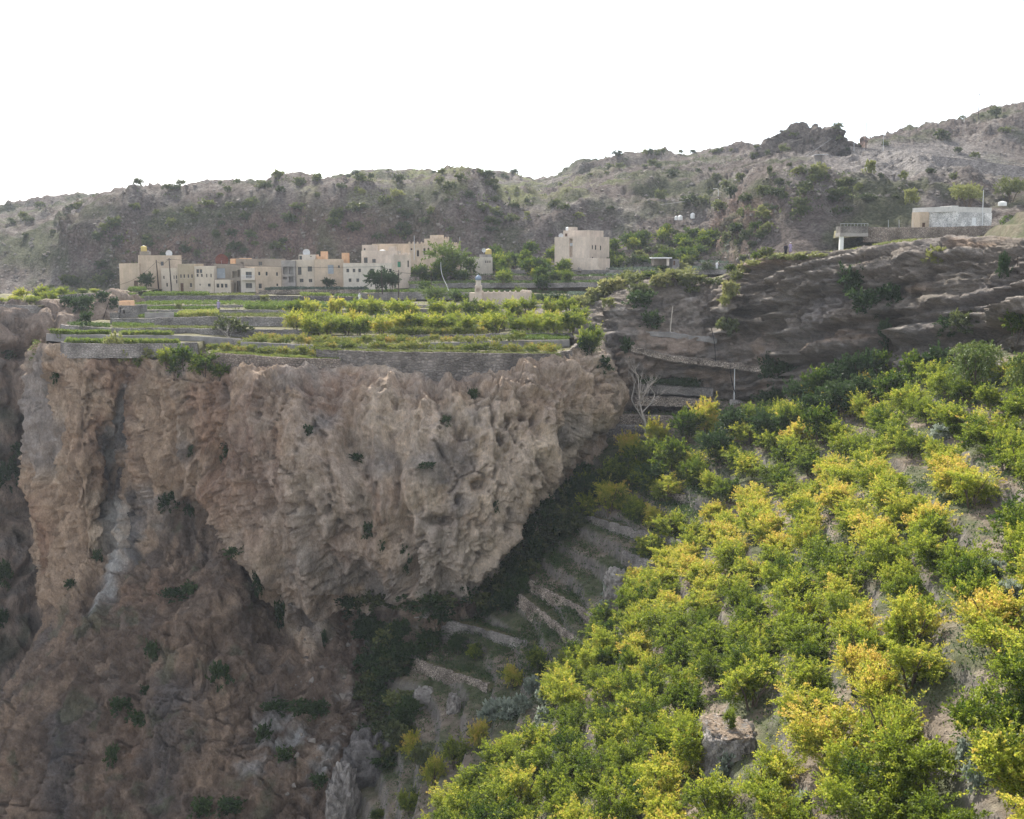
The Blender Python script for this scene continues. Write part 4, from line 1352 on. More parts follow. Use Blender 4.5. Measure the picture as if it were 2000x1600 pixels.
dish(598.5, 493.5, 268, .85, 'round white dish on the roof room of the beige house')
b = building('house', 'beige house with a tall grey metal door and orange roof boxes', (615.3, 263.5), (672, 265), 506.5, 557, 10, 'beige', [(640.5, 517.5, 652, 535, 'G'), (660, 518.5, 664, 523.5, 'w')])
building('x', '', (626.5, 268), (637, 268), 491, 508, 3, 'orange', parent=b)
building('x', '', (618, 267), (628, 267), 501, 508, 3, 'orange', parent=b)
building('x', '', (667.5, 268), (679, 268), 494, 508, 3, 'orange', parent=b)
b = building('house', 'long pale two storey house with rows of small windows behind the big dark tree', (671, 261), (771, 261), 514.5, 557, 9, 'offwhite', [(676.5, 525, 682, 532, 'w'), (689, 525, 694, 532, 'w'), (700, 525, 705, 532, 'w'), (681, 544, 686.5, 551, 'w'), (696, 544, 701.5, 551, 'w'), (723, 525, 729, 532, 'w'), (760, 525, 765, 532, 'w'), (744, 545, 750, 552, 'w')])
building('x', '', (706, 265), (776, 265), 490, 516, 9, 'pink', [(711, 503, 718, 514, 'c'), (727, 506, 734, 513.5, 'w')], parent=b)
building('x', '', (707, 269), (732, 269), 478.5, 491, 6, 'pink', [(710.5, 485, 714, 489, 'w')], parent=b)
building('x', '', (759, 268), (771, 268), 481.5, 491, 4, 'pink', parent=b)
building('x', '', (771, 260.2), (802.5, 262.5), 498, 553, 9, 'pink', [(776.5, 511, 783, 522, 'a'), (796, 509, 799, 522, 'w'), (776, 534, 780, 540, 'w')], parent=b, crenel=1.3)
tank(741, 752, 488, 491, 267, 'whitemetal', 'low white water tank on the pale roof beside the pink tower')
b = building('house', 'tan castle-like house with a toothed parapet and tall arched windows', (800, 283), (899, 300), 476, 525, 12, 'beige', [(802, 485, 806, 489, 'w'), (814, 489, 819, 501, 'c'), (827, 485, 831.5, 498, 'c'), (835, 484.5, 839.5, 497.5, 'c'), (848, 484, 852.5, 496, 'c'), (856, 483, 860.5, 495, 'c'), (872, 482, 877, 494, 'c')], crenel=1.5)
building('x', '', (848, 294), (877, 296), 466, 479, 6, 'beige', parent=b, crenel=1.5)
building('x', '', (855, 296), (867, 297), 459, 467, 4, 'beige', parent=b)
pole(809, 504, 809, 460, 282, .09, 'metal', 'thin pole at the left corner of the castle-like house', name='pole')
pole(898, 500, 898, 463, 296, .09, 'metal', 'thin pole at the right end of the castle-like house', name='pole')
b = building('utility_house', 'small white flat roofed house under a drum shaped water tank', (924, 268), (962, 270), 502.5, 528, 7, 'offwhite', [(948, 509, 950.2, 514, 'w'), (952, 509, 954.2, 514, 'w'), (956, 509, 958.2, 514, 'w')])
building('x', '', (947, 270.5), (960, 271.2), 497, 504, 3.4, 'concrete', parent=b)
tank(947.5, 960, 486, 497, 271, 'tank_yellow', 'drum shaped tan water tank above the small white house')
dish(945, 489, 271, .5, 'tiny dish left of the drum shaped tank')
# block house seen on its corner
b = building('house', 'tall pink block house with a blank double slab front and a roof room', (1083, 281), (1151, 275.5), 463, 507, 9.5, 'pink', [(1111.5, 464.5, 1118.5, 502, 'o')],
             side=[(1156, 479, 1158.5, 487, 'w'), (1162, 479, 1164.8, 488, 'w'), (1172, 480, 1174.5, 489, 'w'), (1156, 502, 1159, 506, 'w')], parapet=.5)
building('x', '', (1100, 283), (1151, 279), 450.5, 464, 7, 'pink', [(1103, 456, 1108, 462, 'd')], parent=b)
building('x', '', (1110, 284.5), (1120, 284), 443.5, 451.5, 3, 'pink', parent=b)
building('boundary_wall', 'low cream yard wall wrapping the foot of the pink block house', (1112, 274.8), (1168, 270.5), 504, 524, .35, 'pink', parapet=.02, cat='wall')
building('boundary_wall', 'short cream wall stub right of the pink block house', (1168.3, 270.4), (1191, 272.5), 505, 520, .35, 'pink', parapet=.02, cat='wall')
dish(1095.5, 460.5, 281, .6, 'round white dish on the pink block house roof')
tank(1105, 1112, 443.5, 450.5, 284.5, 'whitemetal', 'small white tank on the highest roof of the pink block house')
a_ = P(1115, 478, 279)
ac = MB().box(-.45, .45, -.4, .3, -.35, .35).build('air_conditioner', M['metal'], None, (a_[0], a_[1] + .4, a_[2]))
tag(ac, 'air conditioner box in the recess of the pink block house', 'air conditioner')
# praying wall with minaret
b = building('prayer_hall', 'low cream hall with a toothed parapet behind the plateau orchard', (931, 225), (1038, 228), 573, 596, 6, 'pink', [(936, 584, 944, 587, 'w')], crenel=1.1, cat='mosque', found=3)
c_ = P(934.5, 596, 224.5)
t_ = empty('minaret', (c_[0], c_[1], c_[2]))
wz = lambda y: P(934, y, 224.5)[2] - c_[2]
m_ = MB()
hw = .68
facade(m_, (-hw, -hw), (hw, -hw), -.5, wz(558), [(-.32 + hw, .32 + hw, wz(570), wz(563.5), .9)])
facade(m_, (hw, -hw), (hw, hw), -.5, wz(558), [(-.32 + hw, .32 + hw, wz(570), wz(563.5), .9)])
facade(m_, (hw, hw), (-hw, hw), -.5, wz(558), [])
facade(m_, (-hw, hw), (-hw, -hw), -.5, wz(558), [])
m_.quad((-hw, -hw, wz(558)), (hw, -hw, wz(558)), (hw, hw, wz(558)), (-hw, hw, wz(558)))
m_.build('base', M['pink'], t_)
MB().lathe([(.52, wz(558) + .002), (.52, wz(549)), (.58, wz(548.5)), (.58, wz(547.5))], k=16).build('shaft', M['offwhite'], t_, smooth=False)
zz = wz(547.4)
MB().lathe([(.5, zz), (.6, zz + .2), (.62, zz + .4), (.5, zz + .68), (.25, zz + .88), (.06, zz + .98), (.03, zz + 1.2)], k=16).build('dome', M['dome'], t_, smooth=True)
tag(t_, 'small minaret with a pale drum and a grey blue dome', 'minaret')
# stone hut
b = building('stone_hut', 'small grey stone hut on the left terraces with dark square windows', (232, 196), (270, 196), 597, 625, 5, 'wall_grey', [(233.5, 605, 237, 611, 'o'), (240.5, 606, 244, 611.5, 'o'), (234, 600, 237, 604, 'o')], cat='hut')
building('x', '', (215, 195.5), (232, 195.5), 611, 625, 4, 'wall_grey', parent=b)
building('x', '', (232.5, 197.5), (252, 197.5), 588.5, 598, 3, 'orange', parent=b)
building('garden_wall', 'pale whitewashed wall right of the stone hut', (283, 193), (340, 194), 611, 625, .5, 'concrete', parapet=.02, cat='wall')
# white house upper right
b = building('house', 'white stone house with a mosaic block front and plain white roof band', (1859, 229), (1936, 236), 414, 444, 9, 'mosaic', [(1898, 424.5, 1907, 440, 'W')], parapet=.3)
building('x', '', (1836, 233), (1858.7, 229), 414, 444, 1.2, 'mosaic', [(1842, 419, 1849, 437, 't')], parent=b)
building('x', '', (1858.6, 228.9), (1936.5, 235.9), 403.5, 413.8, 9.2, 'white', parent=b, found=0)
building('x', '', (1835.7, 233.1), (1858.6, 228.9), 403.5, 413.8, 1.4, 'white', parent=b, found=0)
b = building('house', 'plain pinkish annex left of the white stone house', (1796, 233), (1836, 234), 414, 445, 3, 'beige', [(1801, 435, 1807, 445, 'd'), (1819, 433, 1826, 443, 'w')])
pole(1918, 448, 1921, 371, 227, .09, 'metal', 'thin metal pole in front of the white stone house', name='pole')
# terrace bridge on a pillar
b = empty('viaduct', P(1642, 488, 226))
o_ = b.location
q = lambda x, y, Y=226: (P(x, y, Y)[0] - o_[0], P(x, y, Y)[2] - o_[2])
x0, z0_ = q(1641, 461)
x1, z1_ = q(1696, 442)
MB().box(x0, x1, 0, 3, z0_ + .6, z1_).build('parapet', M['wall_grey'], b)
MB().box(x0 - .1, x1, -.08, 3.1, z0_ - .1, z0_ + .59).build('deck', M['concrete'], b)
xa, za_ = q(1641, 490)
xb, _ = q(1648, 490)
MB().box(xa, xb, .3, 1.2, za_ - 1, z0_ - .11).build('pillar', M['whitemetal'], b)
for k_ in range(9):
    xx = x0 + .05 + k_ * (x1 - x0 - .1) / 8
    MB().tube([(xx, .1, z1_ + .003), (xx, .1, z1_ + .5)], .025, 4).build('rail_post', M['metal'], b)
MB().tube([(x0, .1, z1_ + .5), (x1, .1, z1_ + .5)], .025, 4).build('rail', M['metal'], b)
tag(b, 'short stone parapet bridge resting on one white pillar', 'bridge')
bt = empty('buttress', P(1900, 493, 217))
zt_ = P(1900, 462, 217)[2] - bt.location[2]
wb_ = P(1955, 493, 217)[0] - bt.location[0]
m_ = MB()
pts_ = [(0, 0), (wb_, 0), (wb_ * .62, zt_), (0, zt_)]
for yy in (0, 5):
    m_.v += [(x_, yy, z_) for x_, z_ in pts_]
m_.f += [(0, 1, 2, 3), (7, 6, 5, 4), (0, 4, 5, 1), (1, 5, 6, 2), (2, 6, 7, 3), (3, 7, 4, 0)]
m_.build('face', M['concrete_dark'], bt)
tag(bt, 'sloping grey concrete buttress under the brown stone wall', 'buttress')
# sheds
b = empty('shed', P(1274, 519, 262))
o_ = b.location
q = lambda x, y, Y=262: (P(x, y, Y)[0] - o_[0], P(x, y, Y)[2] - o_[2])
for (xa_, xb_, yt, mt_) in ((1275, 1278, 505, 'mud'), (1302, 1307, 505, 'offwhite')):
    MB().box(q(xa_, 519)[0], q(xb_, 519)[0], 0, .6, 0, q(xa_, yt)[1]).build('post', M[mt_], b)
MB().box(q(1275, 519)[0], q(1308, 519)[0], 3, 3.2, 0, q(1275, 505)[1]).build('back_wall', M['mud'], b)
MB().box(q(1272, 519)[0], q(1312, 519)[0], -.5, 3.5, q(1275, 505)[1] + .002, q(1275, 503)[1]).build('roof', M['whitemetal'], b)
tag(b, 'open shed with a flat white roof among the terrace trees', 'shed')
b = building('shed', 'small grey metal shed right of the open shed', (1314, 262), (1327, 262.5), 507, 519, 3, 'concrete_dark', [(1315, 509, 1319, 518, 'd')], cat='shed')
b = building('shed', 'tiny hut with a sheet roof below the ridge knob', (1597, 330), (1606, 330), 303, 314, 4, 'wall_grey', [], cat='shed')
rr_ = P(1600, 302, 330)
sh_ = MB().box(-.9, 2.4, -.6, 4.4, -.06, .04).build('roof', M['metal'], b, (rr_[0] - b.location[0], 0, rr_[2] - b.location[2]))
# white tanks on the slope
tank(1318, 1324, 422, 430, 318, 'whitemetal', 'leftmost white tank on the slope near the street lamp')
tank(1324.5, 1334, 420.5, 430, 319, 'whitemetal', 'widest white tank in the pair on the slope')
tank(1349, 1358, 416, 427, 322, 'whitemetal', 'white tank right of the pair, nearest the street lamp')
tank(1953, 1969, 393, 402, 250, 'whitemetal', 'domed white tank in the upper right beyond the white stone house')
# poles
pole(310, 567, 305, 508, 258, .17, 'polewood', 'dark wooden pole leaning left before the cream houses')
pole(335, 568, 330, 504, 257.5, .17, 'polewood', 'dark wooden pole with a crossarm, right of the leaning one', cross=.5)
pole(747, 570, 744, 519, 237, .13, 'polewood', 'wooden pole standing in front of the big dark tree')
pole(778, 588, 779, 527, 228, .13, 'polewood', 'pole right of the big dark tree')
pole(842, 561, 842, 529, 240, .13, 'polewood', 'dark pole between the dark tree and the castle-like house')
pole(876, 563, 861, 512, 236, .07, 'whitemetal', 'thin curved white pole leaning over the village gardens', curve=-.5, name='pole')
pole(1403, 414, 1403, 370, 325, .1, 'whitemetal', 'street lamp on the slope above the white tanks', lamp=True, name='street_lamp', cat='street lamp')
pole(1668, 292, 1668, 243, 376, .08, 'metal', 'pale thin pole left of the road gap on the ridge', name='pole')
pole(1691, 297, 1692, 238, 374, .17, 'polewood', 'dark pole on the skyline at the road gap')
pole(1725, 294, 1726, 254, 366, .07, 'metal', 'faint grey pole by the road guardrail', name='pole')
pole(1692, 358, 1693, 310, 300, .1, 'metal', 'grey pole halfway down the scree slope', name='pole')
pole(1883, 236, 1883, 200, 398, .06, 'metal', 'faint thin mast on the upper right ridge', name='pole')
pole(1911, 229, 1913, 182, 396, .15, 'polewood', 'tall T shaped utility pole on the upper right ridge', cross=1.0)
pole(1607, 424, 1645, 362, 262, .07, 'whitemetal', 'white pipe leaning against the rock band', name='pipe', cat='pipe', Y1=280)
pole(1309, 645, 1314, 598, 189, .09, 'offwhite', 'pale vertical pipe on the shaded rock above the channel', name='pipe', cat='pipe')
pole(1434, 774, 1435, 711, 179, .1, 'whitemetal', 'white vertical pipe on the pinkish ravine wall', name='pipe', cat='pipe')
pole(1984, 604, 1988, 500, 148, .1, 'polewood', 'dark vertical post against the rock at the right edge', name='post', cat='post')
pole(201, 624, 214, 586, 205, .07, 'polewood', 'thin dark pole leaning beside the stone hut')
for i_, x_ in enumerate((1735, 1756, 1783, 1972, 1998)):
    pole(x_, 446, x_, 429, 229, .04, 'metal', ['fence post', '', ''][0] + ' on the brown stone wall, ' + ['farthest left', 'second from the left', 'left of the annex', 'second from the right edge', 'at the right edge'][i_], name='fence_post', cat='post')


def tube_obj(name, pts, rad, mtl, label, cat, k=5):
    o = MB().tube(pts, rad, k).build(name, M[mtl])
    tag(o, label, cat)
    return o


a_, b_ = np.array(P(1626, 270, 380)), np.array(P(1290, 400, 320))
tube_obj('cable', [tuple(a_ + (b_ - a_) * t - np.array([0, 0, 4.5 * math.sin(math.pi * t)])) for t in np.linspace(0, 1, 24)], .07, 'cable', 'long pale cable sagging down the slope from the ridge knob', 'cable')
a_, b_ = np.array(P(1425, 712, 179.2)), np.array(P(1438, 775, 179))
tube_obj('hose', [tuple(a_ + (b_ - a_) * t + np.array([-.25 * math.sin(math.pi * t), -.3, 0])) for t in np.linspace(0, 1, 10)], .06, 'hose', 'black hose hanging beside the white ravine pipe', 'hose')
a_, b_ = np.array(P(1388, 640, 178.5)), np.array(P(1396, 705, 178))
tube_obj('hose', [tuple(a_ + (b_ - a_) * t + np.array([.2 * math.sin(math.pi * t), -.5, 0])) for t in np.linspace(0, 1, 10)], .06, 'hose', 'thin black hose down the rock spur above the channel', 'hose')

for (xa_, ya_, Ya_, xb_, yb_, Yb_, lb_) in ((305, 510, 258, 330, 506, 257.5, 'short wire between the two dark village poles'), (330, 506, 257.5, 744, 521, 237, 'long wire strung above the terraces from the village poles'), (744, 521, 237, 842, 531, 240, 'wire from the big dark tree to the pole beyond'), (235, 556, 262, 305, 512, 258, 'wire sloping down to the leftmost house')):
    a_, b_ = np.array(P(xa_, ya_, Ya_)), np.array(P(xb_, yb_, Yb_))
    tube_obj('wire', [tuple(a_ + (b_ - a_) * t - np.array([0, 0, .8 * math.sin(math.pi * t)])) for t in np.linspace(0, 1, 12)], .03, 'hose', lb_, 'wire', 4)

# road with guard rail across the scree
rp = [(1655, 289, 382), (1690, 293, 376), (1730, 298, 368), (1780, 304, 359), (1850, 311, 350), (1930, 321, 343), (2000, 331, 337), (2150, 342, 325), (2400, 350, 310)]
RW = polyline([P(*p_) for p_ in rp], 3.)
RW = np.array([[p_[0], p_[1], max(p_[2] - 1.2, p_[2])] for p_ in RW])
A_ = np.stack([RW + np.array([0, -2.2, .35]), RW + np.array([0, 4.5, .45])])
E_ = np.stack([A_[0] + np.array([0, -5.5, -5.5]), A_[0] + np.array([0, -.3, -.3]), A_[0] + np.array([0, -.05, .02])])
tag(link('embankment', mesh_np('embankment', E_.reshape(-1, 3), grid_quads(*E_.shape[:2])[:, ::-1], mat('scree', (.235, .21, .19), noise=[((.5, .5, .5), .6, 1.3, .2), ((2, 2, 2), .6, 1.4, .2)], bump=[((1.5, 1.5, 1.5), .8)]), False)), None, kind='structure')
o = link('road', mesh_np('road', A_.reshape(-1, 3), grid_quads(*A_.shape[:2])[:, ::-1], M['asphalt'], False))
tag(o, None, kind='structure')
gr = empty('guardrail', tuple(RW[3]))
rw_ = RW[3:]
mb_ = MB().tube([tuple(p_ - RW[3] + np.array([0, -2.0, 1.1])) for p_ in rw_], .09, 4)
mb_.build('rail', M['concrete'], gr)
for p_ in rw_[::1]:
    MB().box(-.09, .09, -.09, .09, 0, 1.).build('rail_post', M['concrete'], gr, tuple(p_ - RW[3] + np.array([0, -1.8, .1])))
tag(gr, 'pale guardrail along the mountain road at upper right', 'guardrail')

# channel ledges of the ravine
for (pts_, h_, th_, mt_, lb_) in (
        ([(1200, 640, 190.5), (1240, 646, 189.5), (1300, 650, 188.3), (1360, 657, 186.5), (1400, 662, 184.5)], .8, .8, 'concrete_dark', 'upper channel ledge crossing the shaded ravine rock'),
        ([(1232, 676, 185.3), (1290, 692, 184.2), (1350, 701, 183), (1420, 709, 180.3), (1480, 716, 176), (1500, 719, 174)], .9, .8, 'concrete', 'long water channel ledge sloping gently to the right in the ravine'),
        ([(1424, 783, 179), (1470, 789, 177.8), (1530, 798, 174.5)], 2.0, .6, 'concrete', 'pale concrete wall at the foot of the ravine rock'),
        ([(1248, 752, 184.5), (1320, 755, 183.8), (1392, 760, 183)], 1.3, .6, 'wall_grey', 'highest garden wall in the ravine below the hedge'),
        ([(1240, 776, 183.5), (1320, 778, 182.8), (1410, 786, 181)], 1.4, .6, 'concrete', 'second garden wall in the ravine beside the dead tree'),
        ([(1212, 812, 179.5), (1260, 813, 179), (1315, 815, 178)], 1.5, .6, 'concrete', 'third garden wall in the ravine behind the dead tree trunk'),
        ([(1160, 830, 177.5), (1210, 832, 176.5), (1310, 838, 174.5)], 2.2, .6, 'wall_dark', 'dark garden wall with speckled stones in front of the dead tree')):
    W_ = polyline([P(*p_) for p_ in pts_], .4)
    wall_along(W_ + np.array([0, -.5, .1]), h_, th_ + 1.2, 'wall_tan' if mt_ == 'concrete' and 'pale' not in lb_ else mt_, 41, lb_, rough=.13, name='channel_wall' if 'channel' in lb_ else 'retaining_wall')


# ================================================================== PLANTS
_V, _F, _o = [], [], 0
for (v_, q_) in TERR:
    _V.append(v_)
    _F.append(q_ + _o)
    _o += len(v_)
BVH = BVHTree.FromPolygons(np.concatenate(_V).tolist(), np.concatenate(_F).tolist())
del _V, _F


def hit(px, py):
    """nearest ground point on the line of sight of a photograph pixel"""
    d = Vector(P(px, py, 1.)).normalized()
    r = BVH.ray_cast(Vector((0, 0, 0)), d)
    return (r[0], r[1], r[3]) if r[0] is not None else None


def drop(x, y, ztop=60.):
    r = BVH.ray_cast(Vector((x, y, ztop)), Vector((0, 0, -1)))
    return r[0].z if r[0] is not None else None


def leaves(base, axis, side, ln, wd):
    """diamond leaves: base (n,3), unit axis, unit side"""
    n = len(base)
    a = base
    t = base + axis * ln[:, None]
    m = base + axis * (ln * .45)[:, None]
    l_ = m - side * (wd / 2)[:, None]
    r_ = m + side * (wd / 2)[:, None]
    V = np.stack([a, l_, t, r_], 1).reshape(-1, 3)
    Q = np.arange(n * 4).reshape(-1, 4)
    return V, Q


def unit(v):
    return v / np.maximum(np.linalg.norm(v, axis=-1, keepdims=True), 1e-6)


def crown(rg, H, W, base=.35, shoots=120, per=42, leaf=.13, lobes=6, tint=.4, upright=.5, droop=0., tip=.12, flat=1., core=.35, lob_r=.34, low=.34, lv=.08, lng=0.):
    """leafy crown of shoots; H total height, W width; returns verts, quads, tint"""
    th = rg.uniform(0, 2 * np.pi, lobes)
    rr = np.sqrt(rg.uniform(.05, 1, lobes)) * W * .30
    cz = base + (H - base) * rg.uniform(low, .66, lobes)
    cz -= rr / W * H * .35 * (1 - flat)
    C = np.stack([rr * np.cos(th), rr * np.sin(th), cz], -1)
    lr = W * lob_r * rg.uniform(.75, 1.2, lobes)
    lt = rg.normal(0, lv, lobes)
    k = rg.integers(0, lobes, shoots)
    d = unit(rg.normal(0, 1, (shoots, 3)) + np.array([0, 0, upright]))
    L = lr[k] * rg.uniform(.6, 1.3, shoots) * np.where(rg.uniform(0, 1, shoots) < lng, 1.45, 1.)
    idx = np.repeat(np.arange(shoots), per)
    t = core + (1 - core) * rg.uniform(0, 1, len(idx)) ** .75
    pos = C[k][idx] + d[idx] * (L[idx] * t)[:, None] * np.array([1, 1, 1.0])
    pos[:, 2] += .16 * upright * (L[idx] * t) ** 2 / W - droop * (t * L[idx]) ** 2 / W
    pos += rg.normal(0, .045 * W ** .5, pos.shape) * (1.15 - t)[:, None] * 1.6
    vs = (H * 1.0) / max(pos[:, 2].max(), .1)
    pos[:, 2] *= vs
    pos[:, 2] = np.maximum(pos[:, 2], base * .5 + rg.uniform(0, .25, len(pos)))
    ax = unit(d[idx] * .8 + rg.normal(0, .6, pos.shape) + np.array([0, 0, .35 - droop]))
    sd = unit(np.cross(ax, rg.normal(0, 1, pos.shape)))
    ln = leaf * rg.uniform(.7, 1.35, len(idx))
    V, Q = leaves(pos, ax, sd, ln, ln * rg.uniform(.42, .6, len(idx)))
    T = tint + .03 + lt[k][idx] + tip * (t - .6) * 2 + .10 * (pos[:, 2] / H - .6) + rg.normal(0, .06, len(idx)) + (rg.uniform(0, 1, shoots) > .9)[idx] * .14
    return V, Q, np.repeat(T, 4)


def stems(rg, H, W, n=3, r=.06, base=.9):
    m = MB()
    for i in range(n):
        a = 2 * math.pi * (i + rg.uniform(0, .6)) / n
        b = (math.cos(a) * .12, math.sin(a) * .12, -.3)
        mid = (math.cos(a) * W * .09, math.sin(a) * W * .09, H * .3)
        end = (math.cos(a) * W * .24, math.sin(a) * W * .24, H * .7)
        m.tube([b, mid, end], [r, r * .75, r * .3], 5)
        for j in range(2):
            a2 = a + rg.uniform(-1.2, 1.2)
            m.tube([mid, (mid[0] + math.cos(a2) * W * .13, mid[1] + math.sin(a2) * W * .13, H * .55)], [r * .55, r * .2], 4)
    return m


LIB = {}


def lib(kind, n, mtl, trunk=True, **kw):
    out = []
    for i in range(n):
        rg = np.random.default_rng(abs(hash(kind)) % 1000 if False else sum(map(ord, kind)) * 13 + i)
        k = dict(kw)
        if i % 2:
            k['tint'] = k.get('tint', .4) + .03
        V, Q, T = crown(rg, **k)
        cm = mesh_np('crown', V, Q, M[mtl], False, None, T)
        tm = stems(rg, k['H'], k['W'], 3 if trunk is True else trunk, r=.03 * k['H'] ** .8).mesh('trunk', M['trunk']) if trunk else None
        out.append((cm, tm, k['H'], k['W']))
    LIB[kind] = out


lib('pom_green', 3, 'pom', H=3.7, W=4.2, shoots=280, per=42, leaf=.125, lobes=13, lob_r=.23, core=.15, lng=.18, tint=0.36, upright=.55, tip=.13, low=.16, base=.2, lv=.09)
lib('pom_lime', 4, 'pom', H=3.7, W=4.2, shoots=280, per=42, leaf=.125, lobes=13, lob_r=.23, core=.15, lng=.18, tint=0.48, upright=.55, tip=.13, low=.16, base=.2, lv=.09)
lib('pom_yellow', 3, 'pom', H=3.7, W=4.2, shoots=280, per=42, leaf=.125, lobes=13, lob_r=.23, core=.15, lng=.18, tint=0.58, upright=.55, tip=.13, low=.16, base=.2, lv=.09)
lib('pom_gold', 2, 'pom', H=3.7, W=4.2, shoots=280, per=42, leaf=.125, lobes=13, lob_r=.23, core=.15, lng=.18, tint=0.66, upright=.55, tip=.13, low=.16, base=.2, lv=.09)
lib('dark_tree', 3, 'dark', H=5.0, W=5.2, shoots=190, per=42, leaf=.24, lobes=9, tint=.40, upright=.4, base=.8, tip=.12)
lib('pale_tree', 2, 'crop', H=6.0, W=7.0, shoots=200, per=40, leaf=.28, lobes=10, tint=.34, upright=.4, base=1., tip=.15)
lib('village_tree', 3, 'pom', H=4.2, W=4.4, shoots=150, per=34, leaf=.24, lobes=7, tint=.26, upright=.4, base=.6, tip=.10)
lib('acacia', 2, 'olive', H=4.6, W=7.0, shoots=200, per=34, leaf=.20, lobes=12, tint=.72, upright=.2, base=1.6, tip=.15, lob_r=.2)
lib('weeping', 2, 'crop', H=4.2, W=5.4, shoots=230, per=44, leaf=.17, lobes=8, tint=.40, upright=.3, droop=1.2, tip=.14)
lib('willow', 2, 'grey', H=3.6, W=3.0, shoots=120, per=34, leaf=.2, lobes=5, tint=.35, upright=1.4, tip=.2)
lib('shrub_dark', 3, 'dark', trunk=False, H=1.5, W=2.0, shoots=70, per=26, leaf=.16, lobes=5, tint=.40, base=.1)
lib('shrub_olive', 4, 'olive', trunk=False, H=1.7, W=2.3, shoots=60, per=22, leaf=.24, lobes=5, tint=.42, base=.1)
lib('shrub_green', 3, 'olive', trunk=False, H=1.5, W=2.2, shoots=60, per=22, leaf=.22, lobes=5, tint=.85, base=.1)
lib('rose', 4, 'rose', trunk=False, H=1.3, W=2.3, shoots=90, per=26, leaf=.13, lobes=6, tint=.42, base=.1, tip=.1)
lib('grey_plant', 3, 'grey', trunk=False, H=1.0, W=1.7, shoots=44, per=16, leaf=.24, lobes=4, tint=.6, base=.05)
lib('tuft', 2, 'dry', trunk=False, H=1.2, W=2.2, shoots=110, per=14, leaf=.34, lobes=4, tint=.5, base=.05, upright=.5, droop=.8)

USED = {}


def plant(kind, loc, name, label, cat, group=None, h=None, wd=None, idx=None, rz=None, tilt=None):
    L = LIB[kind]
    cm, tm, H, W = L[(idx if idx is not None else random.randrange(len(L))) % len(L)]
    sz = (h / H) if h else random.uniform(.85, 1.15)
    sx = (wd / W) if wd else sz
    rz = random.uniform(0, 6.28) if rz is None else rz
    if tm is None:
        o = link(name, cm, None, loc, rz, (sx, sx, sz))
        if tilt:
            o.rotation_euler = tilt
    else:
        o = empty(name, loc, rz)
        link('crown', cm, o, (0, 0, 0), 0, (sx, sx, sz))
        link('trunk', tm, o, (0, 0, 0), 0, (sx, sx, sz))
    tag(o, label, cat, group)
    return o


ORD = ['first', 'second', 'third', 'fourth', 'fifth', 'sixth', 'seventh', 'eighth', 'ninth', 'tenth', 'eleventh', 'twelfth', 'thirteenth', 'fourteenth',
       'fifteenth', 'sixteenth', 'seventeenth', 'eighteenth', 'nineteenth', 'twentieth', 'twenty-first', 'twenty-second', 'twenty-third', 'twenty-fourth', 'twenty-fifth',
       'twenty-sixth', 'twenty-seventh', 'twenty-eighth', 'twenty-ninth', 'thirtieth', 'thirty-first', 'thirty-second', 'thirty-third', 'thirty-fourth', 'thirty-fifth', 'thirty-sixth']


def inside(px, py, poly):
    c = False
    j = len(poly) - 1
    for i in range(len(poly)):
        xi, yi = poly[i]
        xj, yj = poly[j]
        if (yi > py) != (yj > py) and px < (xj - xi) * (py - yi) / (yj - yi) + xi:
            c = not c
        j = i
    return c


# ---- the terraced pomegranate orchard on the right-hand slope
ORCH = [(1150, 930), (1230, 880), (1380, 850), (1500, 800), (1600, 752), (1760, 742), (1880, 722), (2140, 660), (2200, 1900), (800, 1900), (800, 1640), (850, 1590), (940, 1500), (1050, 1440),
        (1075, 1330), (1130, 1270), (1180, 1210), (1215, 1140), (1260, 1085), (1290, 1040), (1240, 1010), (1150, 1000), (1110, 960)]
GAPS = [(1425, 1410, 62), (1400, 1500, 44), (1405, 1345, 26), (1965, 1130, 40), (1990, 1190, 40), (1870, 1345, 26), (1885, 1385, 22), (1340, 985, 34), (1275, 1490, 20), (1265, 1540, 22),
        (1560, 1560, 24), (1890, 1500, 30), (1545, 1115, 16), (1620, 880, 22), (1960, 1010, 26), (1230, 1390, 14), (1930, 985, 24), (1010, 1420, 24), (1480, 1480, 24), (1840, 830, 18), (1270, 1190, 22)]
xs_ = np.arange(-30, 90, .2)
rows = {}
YS_ = 38 + np.arange(240) * .7
HG = H0(xs_[:, None] * np.ones((1, 240)), YS_[None, :] * np.ones((len(xs_), 1)))
for k in range(-27, 5):
    last = None
    for ii in range(240):
        y = YS_[ii]
        hcol = HG[:, ii]
        if not hcol[0] < STEP * (k + .4) < hcol[-1]:
            continue
        x = float(np.interp(STEP * (k + .40), hcol, xs_))
        if last is not None and math.hypot(x - last[0], y - last[1]) < last[2]:
            continue
        xx, yy = x + random.uniform(-.5, .5), y + random.uniform(-.5, .5)
        z = float(HQ(np.array([xx]), np.array([yy]))[0])
        cx_, cy_ = proj(np.array([xx, yy, z + 1.6]))
        last = (x, y, random.uniform(3.75, 4.7))
        if not inside(cx_, cy_, ORCH) or cx_ > 2060 or cy_ > 1680:
            continue
        if any(math.hypot(cx_ - g[0], cy_ - g[1]) < g[2] for g in GAPS):
            continue
        rows.setdefault(k, []).append((xx, yy, z, float(cx_), float(cy_)))
allp = [(t_[0], t_[1]) for rw in rows.values() for t_ in rw]
fc = 0
